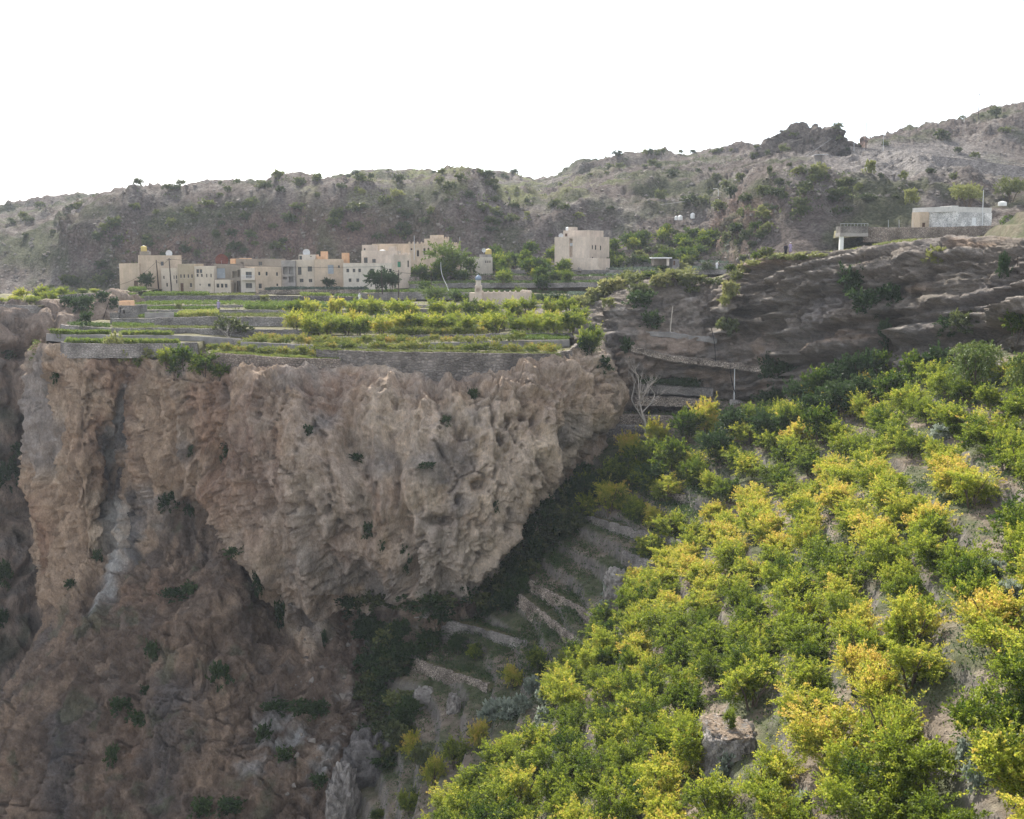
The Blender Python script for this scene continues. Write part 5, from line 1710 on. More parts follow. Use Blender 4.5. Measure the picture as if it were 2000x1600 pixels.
for _ in range(9000):
    if len(allp) >= 262:
        break
    xx, yy = random.uniform(-14, 60), random.uniform(44, 150)
    if min((xx - a_) ** 2 + (yy - b_) ** 2 for a_, b_ in allp) < 3.1 ** 2:
        continue
    z = float(HQ(np.array([xx]), np.array([yy]))[0])
    cx_, cy_ = proj(np.array([xx, yy, z + 1.6]))
    if not inside(cx_, cy_, ORCH) or cx_ > 2040 or cy_ > 1650 or any(math.hypot(cx_ - g[0], cy_ - g[1]) < g[2] for g in GAPS):
        continue
    kk = int(math.floor(float(H0(np.array([xx]), np.array([yy]))[0]) / STEP))
    rows.setdefault(kk, []).append((xx, yy, z, float(cx_), float(cy_)))
    allp.append((xx, yy))
    fc += 1
print('filled', fc)
cnt = sum(len(r) for r in rows.values())
print('orchard trees', cnt)
KN = {'pom_green': 'deep green', 'pom_lime': 'lime green', 'pom_yellow': 'yellow-green', 'pom_gold': 'golden-tipped'}
for ri, k in enumerate(sorted(rows)):
    rw = sorted(rows[k], key=lambda t_: t_[1])
    for ti, (x, y, z, cx_, cy_) in enumerate(rw):
        n_ = float(vn(np.array([[x * .09, y * .09, 3.3]]), 601)[0]) + random.uniform(-.5, .5)
        kind = 'pom_green' if n_ < -.28 else 'pom_lime' if n_ < .12 else 'pom_yellow' if n_ < .5 else 'pom_gold'
        h_ = random.uniform(3.2, 4.3)
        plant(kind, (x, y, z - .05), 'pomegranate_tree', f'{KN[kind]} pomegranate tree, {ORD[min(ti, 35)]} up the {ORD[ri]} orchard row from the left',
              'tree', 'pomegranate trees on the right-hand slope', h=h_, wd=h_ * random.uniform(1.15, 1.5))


def at_px(px, py, lift=0.):
    h_ = hit(px, py)
    if h_ is None:
        return None
    return (h_[0].x, h_[0].y, h_[0].z - .08 + lift)


def put(kind, px, py, hpx, wpx, name, label, cat, group=None, Y=None, idx=None, sink=.1):
    """plant whose foot is at a photograph pixel and whose size is given in photograph pixels"""
    if Y is None:
        h_ = hit(px, py)
        loc = tuple(h_[0])
    else:
        p_ = P(px, py, Y)
        z = drop(p_[0], p_[1], p_[2] + 2.5)
        loc = (p_[0], p_[1], z if z is not None and abs(z - p_[2]) < 2.5 else p_[2])
    s_ = loc[1] / F
    return plant(kind, (loc[0], loc[1], loc[2] - sink), name, label, cat, group, h=hpx * s_ * 1.02, wd=wpx * s_, idx=idx)


for a in (
    ('pom_gold', 1000, 1345, 60, 60, 'pomegranate_tree', 'shaded yellowish tree in the dim hollow below the tan walls', 'tree'),
    ('pom_lime', 1055, 1310, 62, 66, 'pomegranate_tree', 'half lit lime tree right of the dim hollow', 'tree'),
    ('pom_yellow', 1100, 1325, 66, 64, 'pomegranate_tree', 'sunlit yellow tree at the corner of the shade under the long tan wall', 'tree'),
    ('pom_green', 1178, 1322, 78, 66, 'pomegranate_tree', 'left one of two round trees beside the lowest lit wall', 'tree'),
    ('pom_green', 1228, 1328, 80, 60, 'pomegranate_tree', 'right one of two round trees beside the lowest lit wall', 'tree'),
    ('pom_lime', 1262, 1168, 74, 66, 'pomegranate_tree', 'bright tree on the lit lawn above the pale buttress wall', 'tree'),
    ('pom_green', 1272, 1090, 46, 50, 'pomegranate_tree', 'small tree left of the pair at the shade edge on the upper tread', 'tree'),
    ('pom_lime', 1318, 1095, 50, 56, 'pomegranate_tree', 'right tree of the pair at the shade edge on the upper tread', 'tree'),
    ('pom_lime', 1315, 1048, 62, 60, 'pomegranate_tree', 'round yellow green tree catching sun beside the upper gravel tread', 'tree'),
    ('pom_yellow', 990, 1490, 74, 84, 'pomegranate_tree', 'brightest lone tree left of the orchard in the lower middle', 'tree'),
    ('pom_gold', 938, 1462, 70, 60, 'pomegranate_tree', 'shaded golden tree left of the brightest lone tree', 'tree'),
    ('pom_green', 888, 1500, 74, 70, 'pomegranate_tree', 'dark round tree in the shade of the lower middle', 'tree'),
    ('pom_gold', 848, 1545, 90, 70, 'pomegranate_tree', 'shaded olive gold tree near the bottom edge, left group', 'tree'),
    ('pom_gold', 805, 1480, 66, 64, 'pomegranate_tree', 'shaded tree at the left end of the lower group', 'tree'),
    ('pom_green', 800, 1590, 60, 60, 'pomegranate_tree', 'dark shaded tree touching the bottom edge at left', 'tree'),
    ('pom_green', 736, 1600, 26, 44, 'shrub', 'small green shrub on the bottom edge below the bare rock', 'shrub'),
    ('dark_tree', 852, 1225, 62, 66, 'fig_tree', 'dark round tree at the foot of the pale cliff spur', 'tree'),
    ('dark_tree', 842, 1272, 60, 62, 'fig_tree', 'dark tree just below the foot of the pale cliff spur', 'tree'),
    ('dark_tree', 892, 1280, 46, 50, 'fig_tree', 'dark bush at the right end of the dark trio below the spur', 'tree'),
    ('pom_green', 930, 1290, 44, 48, 'pomegranate_tree', 'small shaded tree beside the curved grey wall', 'tree'),
    ('dark_tree', 1520, 770, 82, 78, 'olive_tree', 'round olive coloured tree by the right end of the water channel', 'tree'),
    ('dark_tree', 1505, 800, 46, 60, 'shrub', 'dark shrub below the round tree at the channel end', 'shrub'),
    ('weeping', 1905, 760, 96, 116, 'weeping_tree', 'big drooping light green tree at the foot of the right cliff', 'tree'),
    ('weeping', 1995, 775, 90, 80, 'weeping_tree', 'drooping grey green tree cut by the right edge', 'tree'),
    ('village_tree', 1985, 665, 62, 70, 'pomegranate_tree', 'green tree against the right cliff at the right edge', 'tree'),
    ('pom_green', 1155, 690, 62, 58, 'pomegranate_tree', 'bright bushy tree hanging over the right end of the plateau', 'tree'),
):
    put(*a)
# undergrowth trees in the shade under the cliffs
sh = [(1560, 800), (1600, 790), (1640, 775), (1680, 765), (1720, 762), (1590, 830), (1640, 815), (1540, 850), (1430, 860), (1380, 850), (1340, 870), (1470, 845), (1500, 880), (1280, 880), (1250, 930), (1200, 960),
      (1150, 985), (1230, 900), (1310, 930), (1350, 950), (1270, 965), (1190, 1005), (1780, 755), (1830, 748), (1400, 905), (1560, 880), (1600, 870), (1690, 800), (1740, 790)]
for i, (x, y) in enumerate(sh):
    kd = ['dark_tree', 'pom_green', 'village_tree', 'pom_gold'][(i * 7) % 4] if y > 840 else ['dark_tree', 'village_tree', 'dark_tree'][i % 3]
    put(kd, x, y, 66 + (i * 13) % 20, 66 + (i * 7) % 22, 'tree', f'shaded {["dark green", "mid green", "olive green", "brownish gold"][(i * 7) % 4]} tree, {ORD[i]} of the shaded belt under the right cliff', 'tree', 'shaded trees under the right cliff')

# ---- dark thicket in the crease under the main cliff and other cliff plants
tk = []
for i in range(110):
    t = random.random()
    x = 1115 - 185 * t + random.uniform(-20, 60)
    y = 950 + 225 * t + random.uniform(-10, 44)
    tk.append((x, y))
for x0 in range(690, 900, 17):
    tk.append((x0 + random.uniform(-6, 6), 1196 - abs(x0 - 790) * .02 + random.uniform(-16, 14)))
for i in range(46):
    x = random.uniform(700, 800)
    tk.append((x + random.uniform(-10, 30), random.uniform(1230, 1500)))
tk.sort()
for i, (x, y) in enumerate(tk):
    zone = 'in the dark crease right of the main cliff' if x > 905 and y < 1200 else 'on the ledge at the cliff foot' if y < 1225 else 'in the lower gully beside the slope'
    put(['shrub_dark', 'shrub_dark', 'shrub_olive'][i % 3], x, y, random.uniform(28, 50), random.uniform(44, 72), 'shrub', f'dark green shrub {zone}', 'shrub', f'shrubs {zone}')
CB = [(435, 905, 26, 62, 'tall dark ivy filling the pointed cliff niche'), (371, 892, 14, 26, 'small dark bush in a hole left of the pointed niche'), (107, 750, 18, 34, 'dark bush high on the left cliff corner'),
      (550, 1235, 38, 78, 'tall dark green ivy column at the apron top'), (503, 1165, 26, 64, 'dark growth inside the arched cave'), (372, 1008, 26, 32, 'round bush on the cliff, right of the bare twigs'),
      (332, 1000, 40, 40, 'twiggy bush clinging left of the round cliff bush'), (636, 1270, 14, 44, 'narrow green strip under the pale wall end'), (430, 1350, 44, 60, 'dark bush cluster in the apron hollow'),
      (925, 782, 24, 26, 'small green bush under the dark plateau wall'), (870, 832, 26, 20, 'flat cushion plant on the upper pale wall'), (705, 900, 44, 16, 'flat dark ledge plants left of centre'), (832, 916, 34, 14, 'dark ledge plant on the pale wall'),
      (720, 1052, 30, 36, 'bushy plant beside the cave column'), (748, 1075, 22, 40, 'second bushy plant beside the cave column'), (796, 1120, 30, 60, 'dark bush in the deep cleft of the spur'),
      (966, 1000, 24, 24, 'small bush on the spur near its right edge'), (240, 1400, 40, 40, 'dark bush on the lower left apron'), (275, 1420, 50, 40, 'second dark bush on the lower left apron'),
      (215, 1500, 30, 50, 'dark bush patch in the lower left gully'), (285, 1360, 20, 26, 'little bush above the lower left pair'), (400, 1590, 70, 40, 'dark green patch on the bottom edge, left'), (450, 1585, 70, 34, 'green patch on the bottom edge, left of the grey track'),
      (540, 1390, 70, 28, 'long dark bush on the apron ledge'), (590, 1400, 60, 34, 'right half of the dark ledge bushes'), (520, 1460, 40, 50, 'dark bush on the whitish apron rocks'), (560, 1500, 50, 40, 'dark bush among pale rocks'),
      (620, 1400, 50, 40, 'bush where the pale wall meets the apron'), (1175, 735, 36, 40, 'round dark bush in the rock right of the plateau'), (1228, 700, 34, 44, 'dark bush at the left end of the channel'), (600, 855, 20, 26, 'small green tuft high on the pale wall'),
      (1150, 700, 40, 44, 'dark shrub under the hanging bright tree'), (630, 1545, 40, 36, 'shrub above the dead branch at the bottom'), (190, 1110, 20, 40, 'dark tuft below the white streak'), (140, 1150, 26, 20, 'ledge shrub left of the white streak foot'),
      (380, 1160, 50, 24, 'low plants on the shoulder below the twiggy bush'), (340, 1175, 60, 26, 'low dark plants on the shoulder at left'), (300, 1290, 30, 44, 'vine patch on the lower apron'), (460, 1090, 44, 22, 'ledge plants under the arched lip'),
      (20, 960, 40, 60, 'dark bush in the gully at the left edge'), (15, 1150, 40, 60, 'second dark bush in the gully at the left edge'), (12, 700, 34, 34, 'bush in the hollow at the left edge'), (25, 900, 34, 40, 'upper gully bush at the left edge'), (10, 1230, 34, 44, 'lowest gully bush at the left edge')]
for (x, y, w_, h_, lb) in CB:
    p_ = hit(x, y - h_ * .35)
    s_ = p_[0].y / F
    nrm = p_[1]
    pos = p_[0] - Vector((0, 0, h_ * s_ * .45)) + Vector((0, -.1, 0))
    plant('shrub_dark', tuple(pos), 'shrub', lb, 'shrub', None, h=h_ * s_ * 1.1, wd=w_ * s_ * 1.1)

# tree-like bushes of the right cliff
for i, (x, y, w_, h_, kd, lb) in enumerate([
    (1660, 580, 60, 60, 'shrub_dark', 'dark bush growing in the upper cliff hollow'), (1700, 625, 66, 56, 'shrub_dark', 'dark bush lower in the cliff hollow'), (1735, 610, 50, 50, 'shrub_dark', 'green bush right of the cliff hollow'),
    (1730, 690, 30, 60, 'shrub_dark', 'dark strip of bush above the orchard in the cliff crack'), (1850, 660, 60, 40, 'shrub_dark', 'bush at the foot of the right cliff'), (1820, 520, 40, 34, 'shrub_green', 'pale yellowish shrub on the right cliff brow'),
    (1880, 650, 50, 40, 'shrub_olive', 'dim shrub on the cliff foot further right'), (1275, 650, 50, 40, 'shrub_dark', 'dark bush above the upper channel ledge'), (1960, 560, 24, 60, 'shrub_dark', 'dark vine on the right cliff near the post'),
    (1420, 660, 44, 34, 'shrub_olive', 'bare twiggy bush at the foot of the rock spur'), (1240, 610, 60, 40, 'shrub_dark', 'dark bush under the brow left of the thin pipe')]):
    p_ = hit(x, y - h_ * .4)
    s_ = p_[0].y / F
    plant(kd, tuple(p_[0] - Vector((0, 0, h_ * s_ * .4))), 'shrub', lb, 'shrub', None, h=h_ * s_ * 1.1, wd=w_ * s_ * 1.15)
br = [(1190, 572, 50, 34), (1215, 562, 56, 40), (1240, 556, 44, 30), (1165, 585, 44, 26), (1150, 600, 44, 24), (1250, 575, 50, 30), (1290, 556, 40, 24), (1370, 556, 46, 24), (1400, 560, 40, 24), (1425, 575, 34, 30), (1415, 600, 26, 34),
      (1440, 548, 36, 26), (1460, 528, 36, 22), (1480, 520, 40, 18), (1520, 508, 44, 16), (1560, 506, 44, 14), (1600, 503, 40, 14), (1350, 575, 34, 22), (1130, 598, 40, 24), (1190, 600, 40, 24), (1340, 558, 40, 24)]
for i, (x, y, w_, h_) in enumerate(br):
    put(['tuft', 'shrub_green', 'shrub_olive'][i % 3], x, y, h_ * .8, w_ * .95, 'grass_clump', f'sunlit yellow green grass tuft on the rock brow, {ORD[i]} listed along the brow' if False else 'sunlit yellow green tuft on the brow of the rock shelf', 'grass', 'grassy growth along the brow of the rock shelf')
put('acacia', 1325, 560, 40, 90, 'acacia_tree', 'flat topped pale acacia on the rock brow above the channel', 'tree')

# ---- plateau orchard and rose shrubs
nn_ = 0
POR = []
for r_ in range(3):
    Yr = 184.5 + r_ * 7.5
    n = 17 - r_
    for j in range(n):
        px_ = 572 + (1130 - 572) * (j + random.uniform(-.25, .25) + (.5 if r_ % 2 else 0)) / (n - .5)
        if r_ >= 3 and 915 < px_ < 1050:
            continue
        POR.append((r_, j, px_ + r_ * 2, Yr + random.uniform(-1.2, 1.2)))
for (r_, j, px_, Y_) in POR:
    p_ = P(px_, 640, Y_)
    z = drop(p_[0], p_[1], -5)
    kd = random.choices(['pom_green', 'pom_lime', 'pom_yellow', 'pom_gold'], [3, 4, 3, .8])[0]
    h_ = random.uniform(3.2, 4.0)
    plant(kd, (p_[0], p_[1], z - .1), 'pomegranate_tree', f'{KN[kd]} tree, {ORD[j]} from the left in the {ORD[r_]} row of the plateau orchard', 'tree', 'pomegranate trees of the plateau orchard', h=h_ * 1.05, wd=h_ * random.uniform(1.2, 1.55))
ROSE = [('front', 640, 1095, 683, 20, 1.5, 165.5), ('second', 480, 1090, 671, 27, 1.35, 171.5), ('third', 490, 800, 664, 14, 1.3, 176.5), ('low left', 410, 655, 694, 13, 1.5, 165), ('left end', 470, 560, 668, 5, 1.3, 174)]
for (nm_, xa_, xb_, yy_, n, sz_, Y_) in ROSE:
    for j in range(n):
        px_ = xa_ + (xb_ - xa_) * (j + .5 + random.uniform(-.2, .2)) / n
        p_ = P(px_, yy_, Y_ + random.uniform(-.6, .6))
        z = drop(p_[0], p_[1], -6)
        plant('rose', (p_[0], p_[1], z - .1), 'rose_shrub', f'round yellow green rose shrub, {ORD[j]} from the left in the {nm_} cliff edge row', 'shrub', 'rose shrubs along the cliff edge', h=sz_ * random.uniform(.85, 1.15), wd=sz_ * random.uniform(1.5, 1.9))
for j in range(12):
    px_ = 765 + 180 * (j + .5) / 12
    p_ = P(px_, 652, 181.5)
    plant('rose', (p_[0], p_[1], drop(p_[0], p_[1], -6) - .1), 'rose_shrub', f'orange tinted shrub in front of the plateau orchard trees, {ORD[j]} from the left', 'shrub', 'orange tinted shrubs before the plateau orchard', h=1.5, wd=2.4)
for i, (x, y, w_, h_, kd, lb) in enumerate([
    (225, 700, 44, 50, 'shrub_green', 'leafy shrub leaning on the grey wall of the left corner'), (245, 712, 34, 34, 'shrub_green', 'green shrub spilling over the cliff edge, left'), (290, 705, 30, 26, 'shrub_green', 'pale shrub by the small white slab'),
    (325, 716, 44, 44, 'pom_lime', 'yellow green shrub right of the small white slab'), (360, 722, 50, 50, 'village_tree', 'big green shrub hanging over the cliff top'), (400, 735, 56, 52, 'village_tree', 'darker shrub spilling down the cliff top'),
    (385, 700, 44, 30, 'pom_gold', 'orange yellow shrub at the start of the crop strip'), (430, 742, 40, 34, 'village_tree', 'low dark shrub at the right of the spilling group'), (340, 740, 40, 36, 'village_tree', 'dark shrub low on the cliff edge'), (270, 716, 30, 26, 'pom_green', 'small bush left of the white slab'),
    (440, 652, 50, 36, 'shrub_olive', 'grey bare bush beside the second crop strip'), (470, 655, 40, 26, 'shrub_olive', 'dull bush left of the orchard end')]):
    p_ = hit(x, y)
    s_ = (p_[0].y if p_ else 165) / F
    put(kd, x, y, h_, w_, 'shrub', lb, 'shrub')

# ---- trees around the village
VT = [('dark_tree', 286, 570, 34, 30, 259, 'round dark tree in front of the leftmost beige house'), ('dark_tree', 642, 558, 24, 28, 261, 'round dark bush below the grey metal door'),
      ('dark_tree', 738, 573, 50, 50, 246, 'left half of the big dark tree before the pale house'), ('dark_tree', 765, 575, 42, 44, 245, 'right half of the big dark tree before the pale house'), ('shrub_green', 520, 596, 16, 26, 232, 'little lime bush on the terraces below the balcony house'),
      ('shrub_green', 349, 606, 14, 15, 206, 'round lime bush above the tall crop strip'), ('pale_tree', 880, 548, 72, 80, 266, 'large pale green tree right of the castle-like house'), ('village_tree', 858, 548, 46, 50, 262, 'dark green tree under the large pale tree'),
      ('pale_tree', 852, 600, 40, 54, 226, 'feathery light green tree left of the minaret'), ('village_tree', 830, 562, 26, 34, 248, 'low bush left of the thin curved pole'), ('village_tree', 890, 572, 28, 34, 236, 'small bush right of the thin curved pole'),
      ('village_tree', 905, 573, 20, 24, 236, 'little tree just left of the minaret'), ('pom_green', 960, 575, 30, 34, 236, 'tree directly behind the prayer hall, left'), ('pom_green', 1012, 576, 36, 34, 235, 'bright rounded tree directly behind the prayer hall, right'), ('dark_tree', 985, 573, 24, 28, 238, 'dark tree between the two trees behind the prayer hall'),
      ('dark_tree', 1065, 580, 22, 50, 232, 'low wide dark bush right of the prayer hall'), ('dark_tree', 1092, 580, 22, 46, 232, 'second wide dark bush right of the prayer hall'), ('village_tree', 1038, 578, 20, 24, 234, 'small round bush at the right end of the prayer hall')]
for i in range(34):
    t = random.random()
    x = random.uniform(968, 1112)
    Yk = random.uniform(252, 292)
    yb = float(np.interp(Yk, [252, 262, 272, 284, 292], [552, 540, 526, 512, 500])) + 4
    VT.append(('village_tree' if i % 3 else 'pom_green', x, yb, random.uniform(26, 40), random.uniform(30, 42), Yk, 'green grove tree left of the pink block house'))
for i in range(30):
    x = random.uniform(1195, 1400)
    Yk = random.uniform(276, 312)
    yb = float(np.interp(Yk, [276, 284, 300, 312], [514, 502, 488, 480])) + 2
    VT.append(('village_tree' if i % 4 else 'pom_green', x, yb, random.uniform(24, 36), random.uniform(30, 44), Yk, 'green grove tree right of the pink block house'))
for i in range(9):
    VT.append(('village_tree', 810 + i * 14 + random.uniform(-4, 4), 548, random.uniform(24, 34), 34, 262 + random.uniform(-3, 3), 'green tree at the foot of the castle-like house'))
for i in range(9):
    VT.append(('willow', 1572 + i * 10 + random.uniform(-3, 3), 476 + random.uniform(-3, 4), random.uniform(28, 38), random.uniform(22, 28), 262 + random.uniform(-5, 4), 'silvery grove tree below the rock band'))
for i, (x, y, h_, w_) in enumerate([(1495, 505, 22, 34), (1480, 508, 20, 28), (1235, 520, 24, 34), (1255, 522, 24, 30), (1345, 520, 20, 26), (1200, 560, 22, 34), (1225, 548, 20, 30), (1430, 535, 20, 30), (1380, 530, 18, 28), (1300, 535, 18, 40), (1320, 548, 22, 40), (1270, 545, 18, 34), (1460, 470, 24, 30), (1440, 455, 22, 30), (1420, 475, 24, 34), (1475, 452, 22, 24)]):
    VT.append(('village_tree' if i % 2 else 'shrub_olive', x, y, h_, w_, None, ''))
sc_ = 0
for (kd, x, y, h_, w_, Yk, lb) in VT:
    if not lb:
        lb = f'scattered bush between the pink block house and the right cliff, {ORD[sc_]} counted towards the viewer'
        lb = 'dull green bush between the block house and the right cliff'
        gp = 'bushes scattered between the block house and the cliff'
    else:
        gp = {'g': None}.get(lb[0])
        gp = 'trees of the village groves' if ('grove tree' in lb or 'castle-like house' in lb and 'foot' in lb or 'clump' in lb) else None
    put(kd, x, y, h_, w_, 'tree' if LIB[kd][0][1] is not None else 'bush', lb, 'tree' if LIB[kd][0][1] is not None else 'bush', gp, Y=Yk)
for i, (x, y, h_, w_) in enumerate([(45, 590, 30, 44), (75, 578, 34, 46), (110, 574, 28, 44), (60, 596, 22, 44), (95, 586, 26, 40), (25, 597, 16, 40), (135, 572, 20, 34), (5, 597, 14, 34), (165, 570, 12, 30), (185, 569, 11, 28), (125, 586, 22, 34)]):
    put('pom_lime', x, y, h_, w_, 'bush', f'yellow green bush on the far left cliff terrace, {ORD[i]} of its clump', 'bush', 'bushes on the far left outlier terrace', Y=[226, 232, 234, 214, 222, 212, 240, 212, 240, 238, 230][i])
for i, (x, y, h_, w_) in enumerate([(150, 610, 30, 44), (135, 600, 24, 36), (195, 590, 22, 40), (175, 605, 30, 40), (222, 605, 26, 24), (165, 640, 34, 30)]):
    put('shrub_dark', x, y, h_, w_, 'shrub', f'dark shrub on the dim rocks left of the stone hut, {ORD[i]} of six', 'shrub', 'dark shrubs left of the stone hut')
put('acacia', 1890, 408, 50, 84, 'acacia_tree', 'broad yellow green acacia directly behind the white stone house', 'tree', Y=246)
put('acacia', 1975, 392, 52, 80, 'acacia_tree', 'large grey green acacia in the upper right by the domed tank', 'tree', Y=262)
put('acacia', 1880, 385, 30, 70, 'acacia_tree', 'dull acacia crown just above the yellow green one', 'tree', Y=262)

# ---- shrubs of the mountain: the largest single, the rest as scrub
cand = []
for i in range(5200):
    px_ = random.uniform(-60, 2060)
    py_ = random.uniform(215, 585)
    h_ = hit(px_, py_)
    if h_ is None or h_[0].y < 262 or h_[0].y > 620:
        continue
    n_ = float(vn(np.array([[h_[0].x * .03, h_[0].y * .03, 1.]]), 701)[0])
    if n_ * .7 + h_[1].z * .4 + random.uniform(-.5, .5) < .05:
        continue
    cand.append((px_, py_, h_[0]))
rsel = cand[:285]
MS = [(724, 352, 14, 12), (1590, 345, 22, 18), (1565, 340, 16, 20), (1840, 275, 22, 34), (1942, 232, 22, 26), (1530, 300, 18, 16), (1503, 345, 20, 12), (1500, 305, 12, 12), (1695, 340, 26, 28), (1765, 352, 18, 20), (1782, 400, 30, 36), (1675, 375, 18, 24), (1655, 382, 16, 22),
      (1290, 390, 20, 26), (1345, 400, 20, 44), (960, 455, 14, 30), (585, 415, 18, 44), (700, 415, 20, 44), (660, 430, 24, 30), (1430, 388, 24, 26), (1455, 398, 22, 24), (1400, 350, 12, 20), (1270, 305, 14, 12), (1295, 303, 12, 10), (1330, 302, 10, 9), (1645, 365, 12, 14), (1818, 340, 12, 20), (1862, 350, 13, 18),
      (1870, 300, 12, 18), (1730, 285, 10, 16), (1905, 310, 13, 20), (1960, 260, 12, 24)]
for (x, y, h_, w_) in MS:
    q_ = hit(x, y - 1)
    if q_ is None:
        q_ = hit(x, y + 5)
    if q_ is None:
        continue
    s_ = q_[0].y / F
    bright = x > 1600 and y > 330 and x < 1790
    plant('shrub_green' if bright else 'shrub_olive', (q_[0].x, q_[0].y, q_[0].z - .15), 'shrub', 'large rounded shrub standing out on the mountain side', 'shrub', 'large shrubs on the mountain side', h=h_ * s_, wd=w_ * s_)
for (x, y, q_) in rsel:
    s_ = random.uniform(1.1, 3.0) * (1.2 if x < 700 else 1)
    left = x < 700
    plant('shrub_olive' if (random.random() < .8 or left) else 'shrub_green', (q_.x, q_.y, q_.z - .15), 'mountain_shrub', ('dusky olive shrub on the left mountain slope' if left else 'small olive shrub on the central mountain slope' if x < 1300 else 'small shrub on the rocky right mountain slope'), 'shrub',
          ('shrubs of the left mountain slope' if left else 'shrubs of the central mountain slope' if x < 1300 else 'shrubs of the right mountain slope'), h=s_ * .9, wd=s_ * random.uniform(1.1, 1.6))


def scatter(name, pts, per, h, spread, leaf, mtl, tint, label, cat, kind='stuff', up=1.2, tv=.1):
    """many small leafy clumps in one mesh"""
    rg = np.random.default_rng(len(pts) + per)
    if not len(pts):
        print('EMPTY', label)
        return None
    pts = np.asarray(pts, float)
    idx = np.repeat(np.arange(len(pts)), per)
    hh = (h[idx] if hasattr(h, '__len__') else h)
    off = rg.normal(0, 1, (len(idx), 3)) * np.array([spread, spread, 0])
    pos = pts[idx] + off
    pos[:, 2] += rg.uniform(0, 1, len(idx)) * hh * .75
    ax = unit(rg.normal(0, 1, pos.shape) * np.array([1, 1, .5]) + np.array([0, 0, up]))
    sd = unit(np.cross(ax, rg.normal(0, 1, pos.shape)))
    ln = leaf * rg.uniform(.6, 1.4, len(idx))
    V, Q = leaves(pos, ax, sd, ln, ln * .5)
    ct = rg.normal(0, tv, len(pts))
    T = (tint[idx] if hasattr(tint, '__len__') else tint) + ct[idx] + rg.normal(0, .04, len(idx))
    o = link(name, mesh_np(name, V, Q, M[mtl], False, None, np.repeat(T, 4)))
    tag(o, label, cat, None, kind)
    return o


pts = [tuple(c_[2]) for c_ in cand[285:]]
scatter('scrub', pts, 16, 1.1, .8, .6, 'olive', .35, 'thin olive scrub dotted over the mountain slopes', 'scrub', tv=.16)
def rocks(name, pts, smin, smax, mtl, label):
    rg = np.random.default_rng(len(pts))
    base = np.array([(1, 0, .2), (.1, 1, -.1), (-1, .1, .1), (0, -1, -.2), (.3, .1, .8), (-.2, 0, -.8)], float)
    T = np.array([(0, 1, 4), (1, 2, 4), (2, 3, 4), (3, 0, 4), (1, 0, 5), (2, 1, 5), (3, 2, 5), (0, 3, 5)])
    n = len(pts)
    sz = smin + (smax - smin) * rg.uniform(0, 1, n) ** 3
    ql = rg.normal(0, 1, (n, 3, 3))
    ql, _ = np.linalg.qr(ql)
    V = (base[None] * np.array([1, .8, 1.1]) * (1 + rg.normal(0, .16, (n, 6, 3)))) @ ql * sz[:, None, None] * np.array([1, 1, .75]) + np.asarray(pts)[:, None]
    F_ = (T[None] + (np.arange(n) * 6)[:, None, None]).reshape(-1, 3)
    o = link(name, mesh_np(name, V.reshape(-1, 3), None, M[mtl], False, None, None, F_))
    tag(o, label, 'rocks', None, 'stuff')


M['stone_pale'] = mat('loose_pale_stone', (.22, .195, .17), noise=[((.5, .5, .5), .6, 1.3, .2)], bump=[((2, 2, 2), .3)])
rk_ = []
for i in range(6500):
    px_, py_ = random.uniform(-40, 2040), random.uniform(215, 580)
    h_ = hit(px_, py_)
    if h_ and 262 < h_[0].y < 620:
        rk_.append(tuple(h_[0]))
rocks('loose_rocks', rk_, .15, 1.0, 'stone_pale', 'loose pale rocks strewn over the mountain slopes')
rk_ = []
for i in range(1500):
    h_ = hit(random.uniform(560, 1350), random.uniform(1180, 1600))
    if h_ and h_[1].z > .35:
        rk_.append(tuple(h_[0]))
rocks('loose_rocks', rk_, .1, .7, 'stone_pale', 'loose stones on the lower gully and apron')
gp_ = []
for i in range(9000):
    px_, py_ = random.uniform(-40, 2040), random.uniform(215, 570)
    h_ = hit(px_, py_)
    if h_ and 262 < h_[0].y < 620 and h_[1].z > .55 and random.random() < .8:
        gp_.append(tuple(h_[0]))
scatter('scrub', gp_, 5, .3, .3, .35, 'dry', .35, 'dry grass and low herbs between the mountain rocks', 'grass', tv=.2)

# ---- ground cover of the slope
W1, W2 = [], []
rg_ = np.random.default_rng(5)
gx_, gy_ = rg_.uniform(-16, 62, 26000), rg_.uniform(46, 188, 26000)
gz_ = HQ(gx_, gy_)
gn_ = vn(np.stack([gx_ * .12, gy_ * .12, gx_ * 0 + 2.], -1), 711)
gpx, gpy = proj(np.stack([gx_, gy_, gz_], -1))
okv = (gpx > 640) & (gpx < 2060) & (gpy > 700) & (gpy < 1680)
dim = (gpx < 1250) & (gpy > 900)
a_ = okv & (gn_ + rg_.uniform(-.6, .6, 26000) + .35 * dim > .05)
b_ = okv & ~a_ & (rg_.uniform(0, 1, 26000) < .25)
W1 = np.stack([gx_, gy_, gz_], -1)[a_]
W2 = np.stack([gx_, gy_, gz_], -1)[b_]
scatter('ground_cover', W1, 9, .35, .28, .20, 'dark', .62, 'low green weeds covering the terrace treads of the slope', 'weeds', tv=.15)
scatter('ground_cover', W2, 8, .3, .22, .20, 'dry', .4, 'dry grass tufts on the terrace treads of the slope', 'grass', tv=.2)
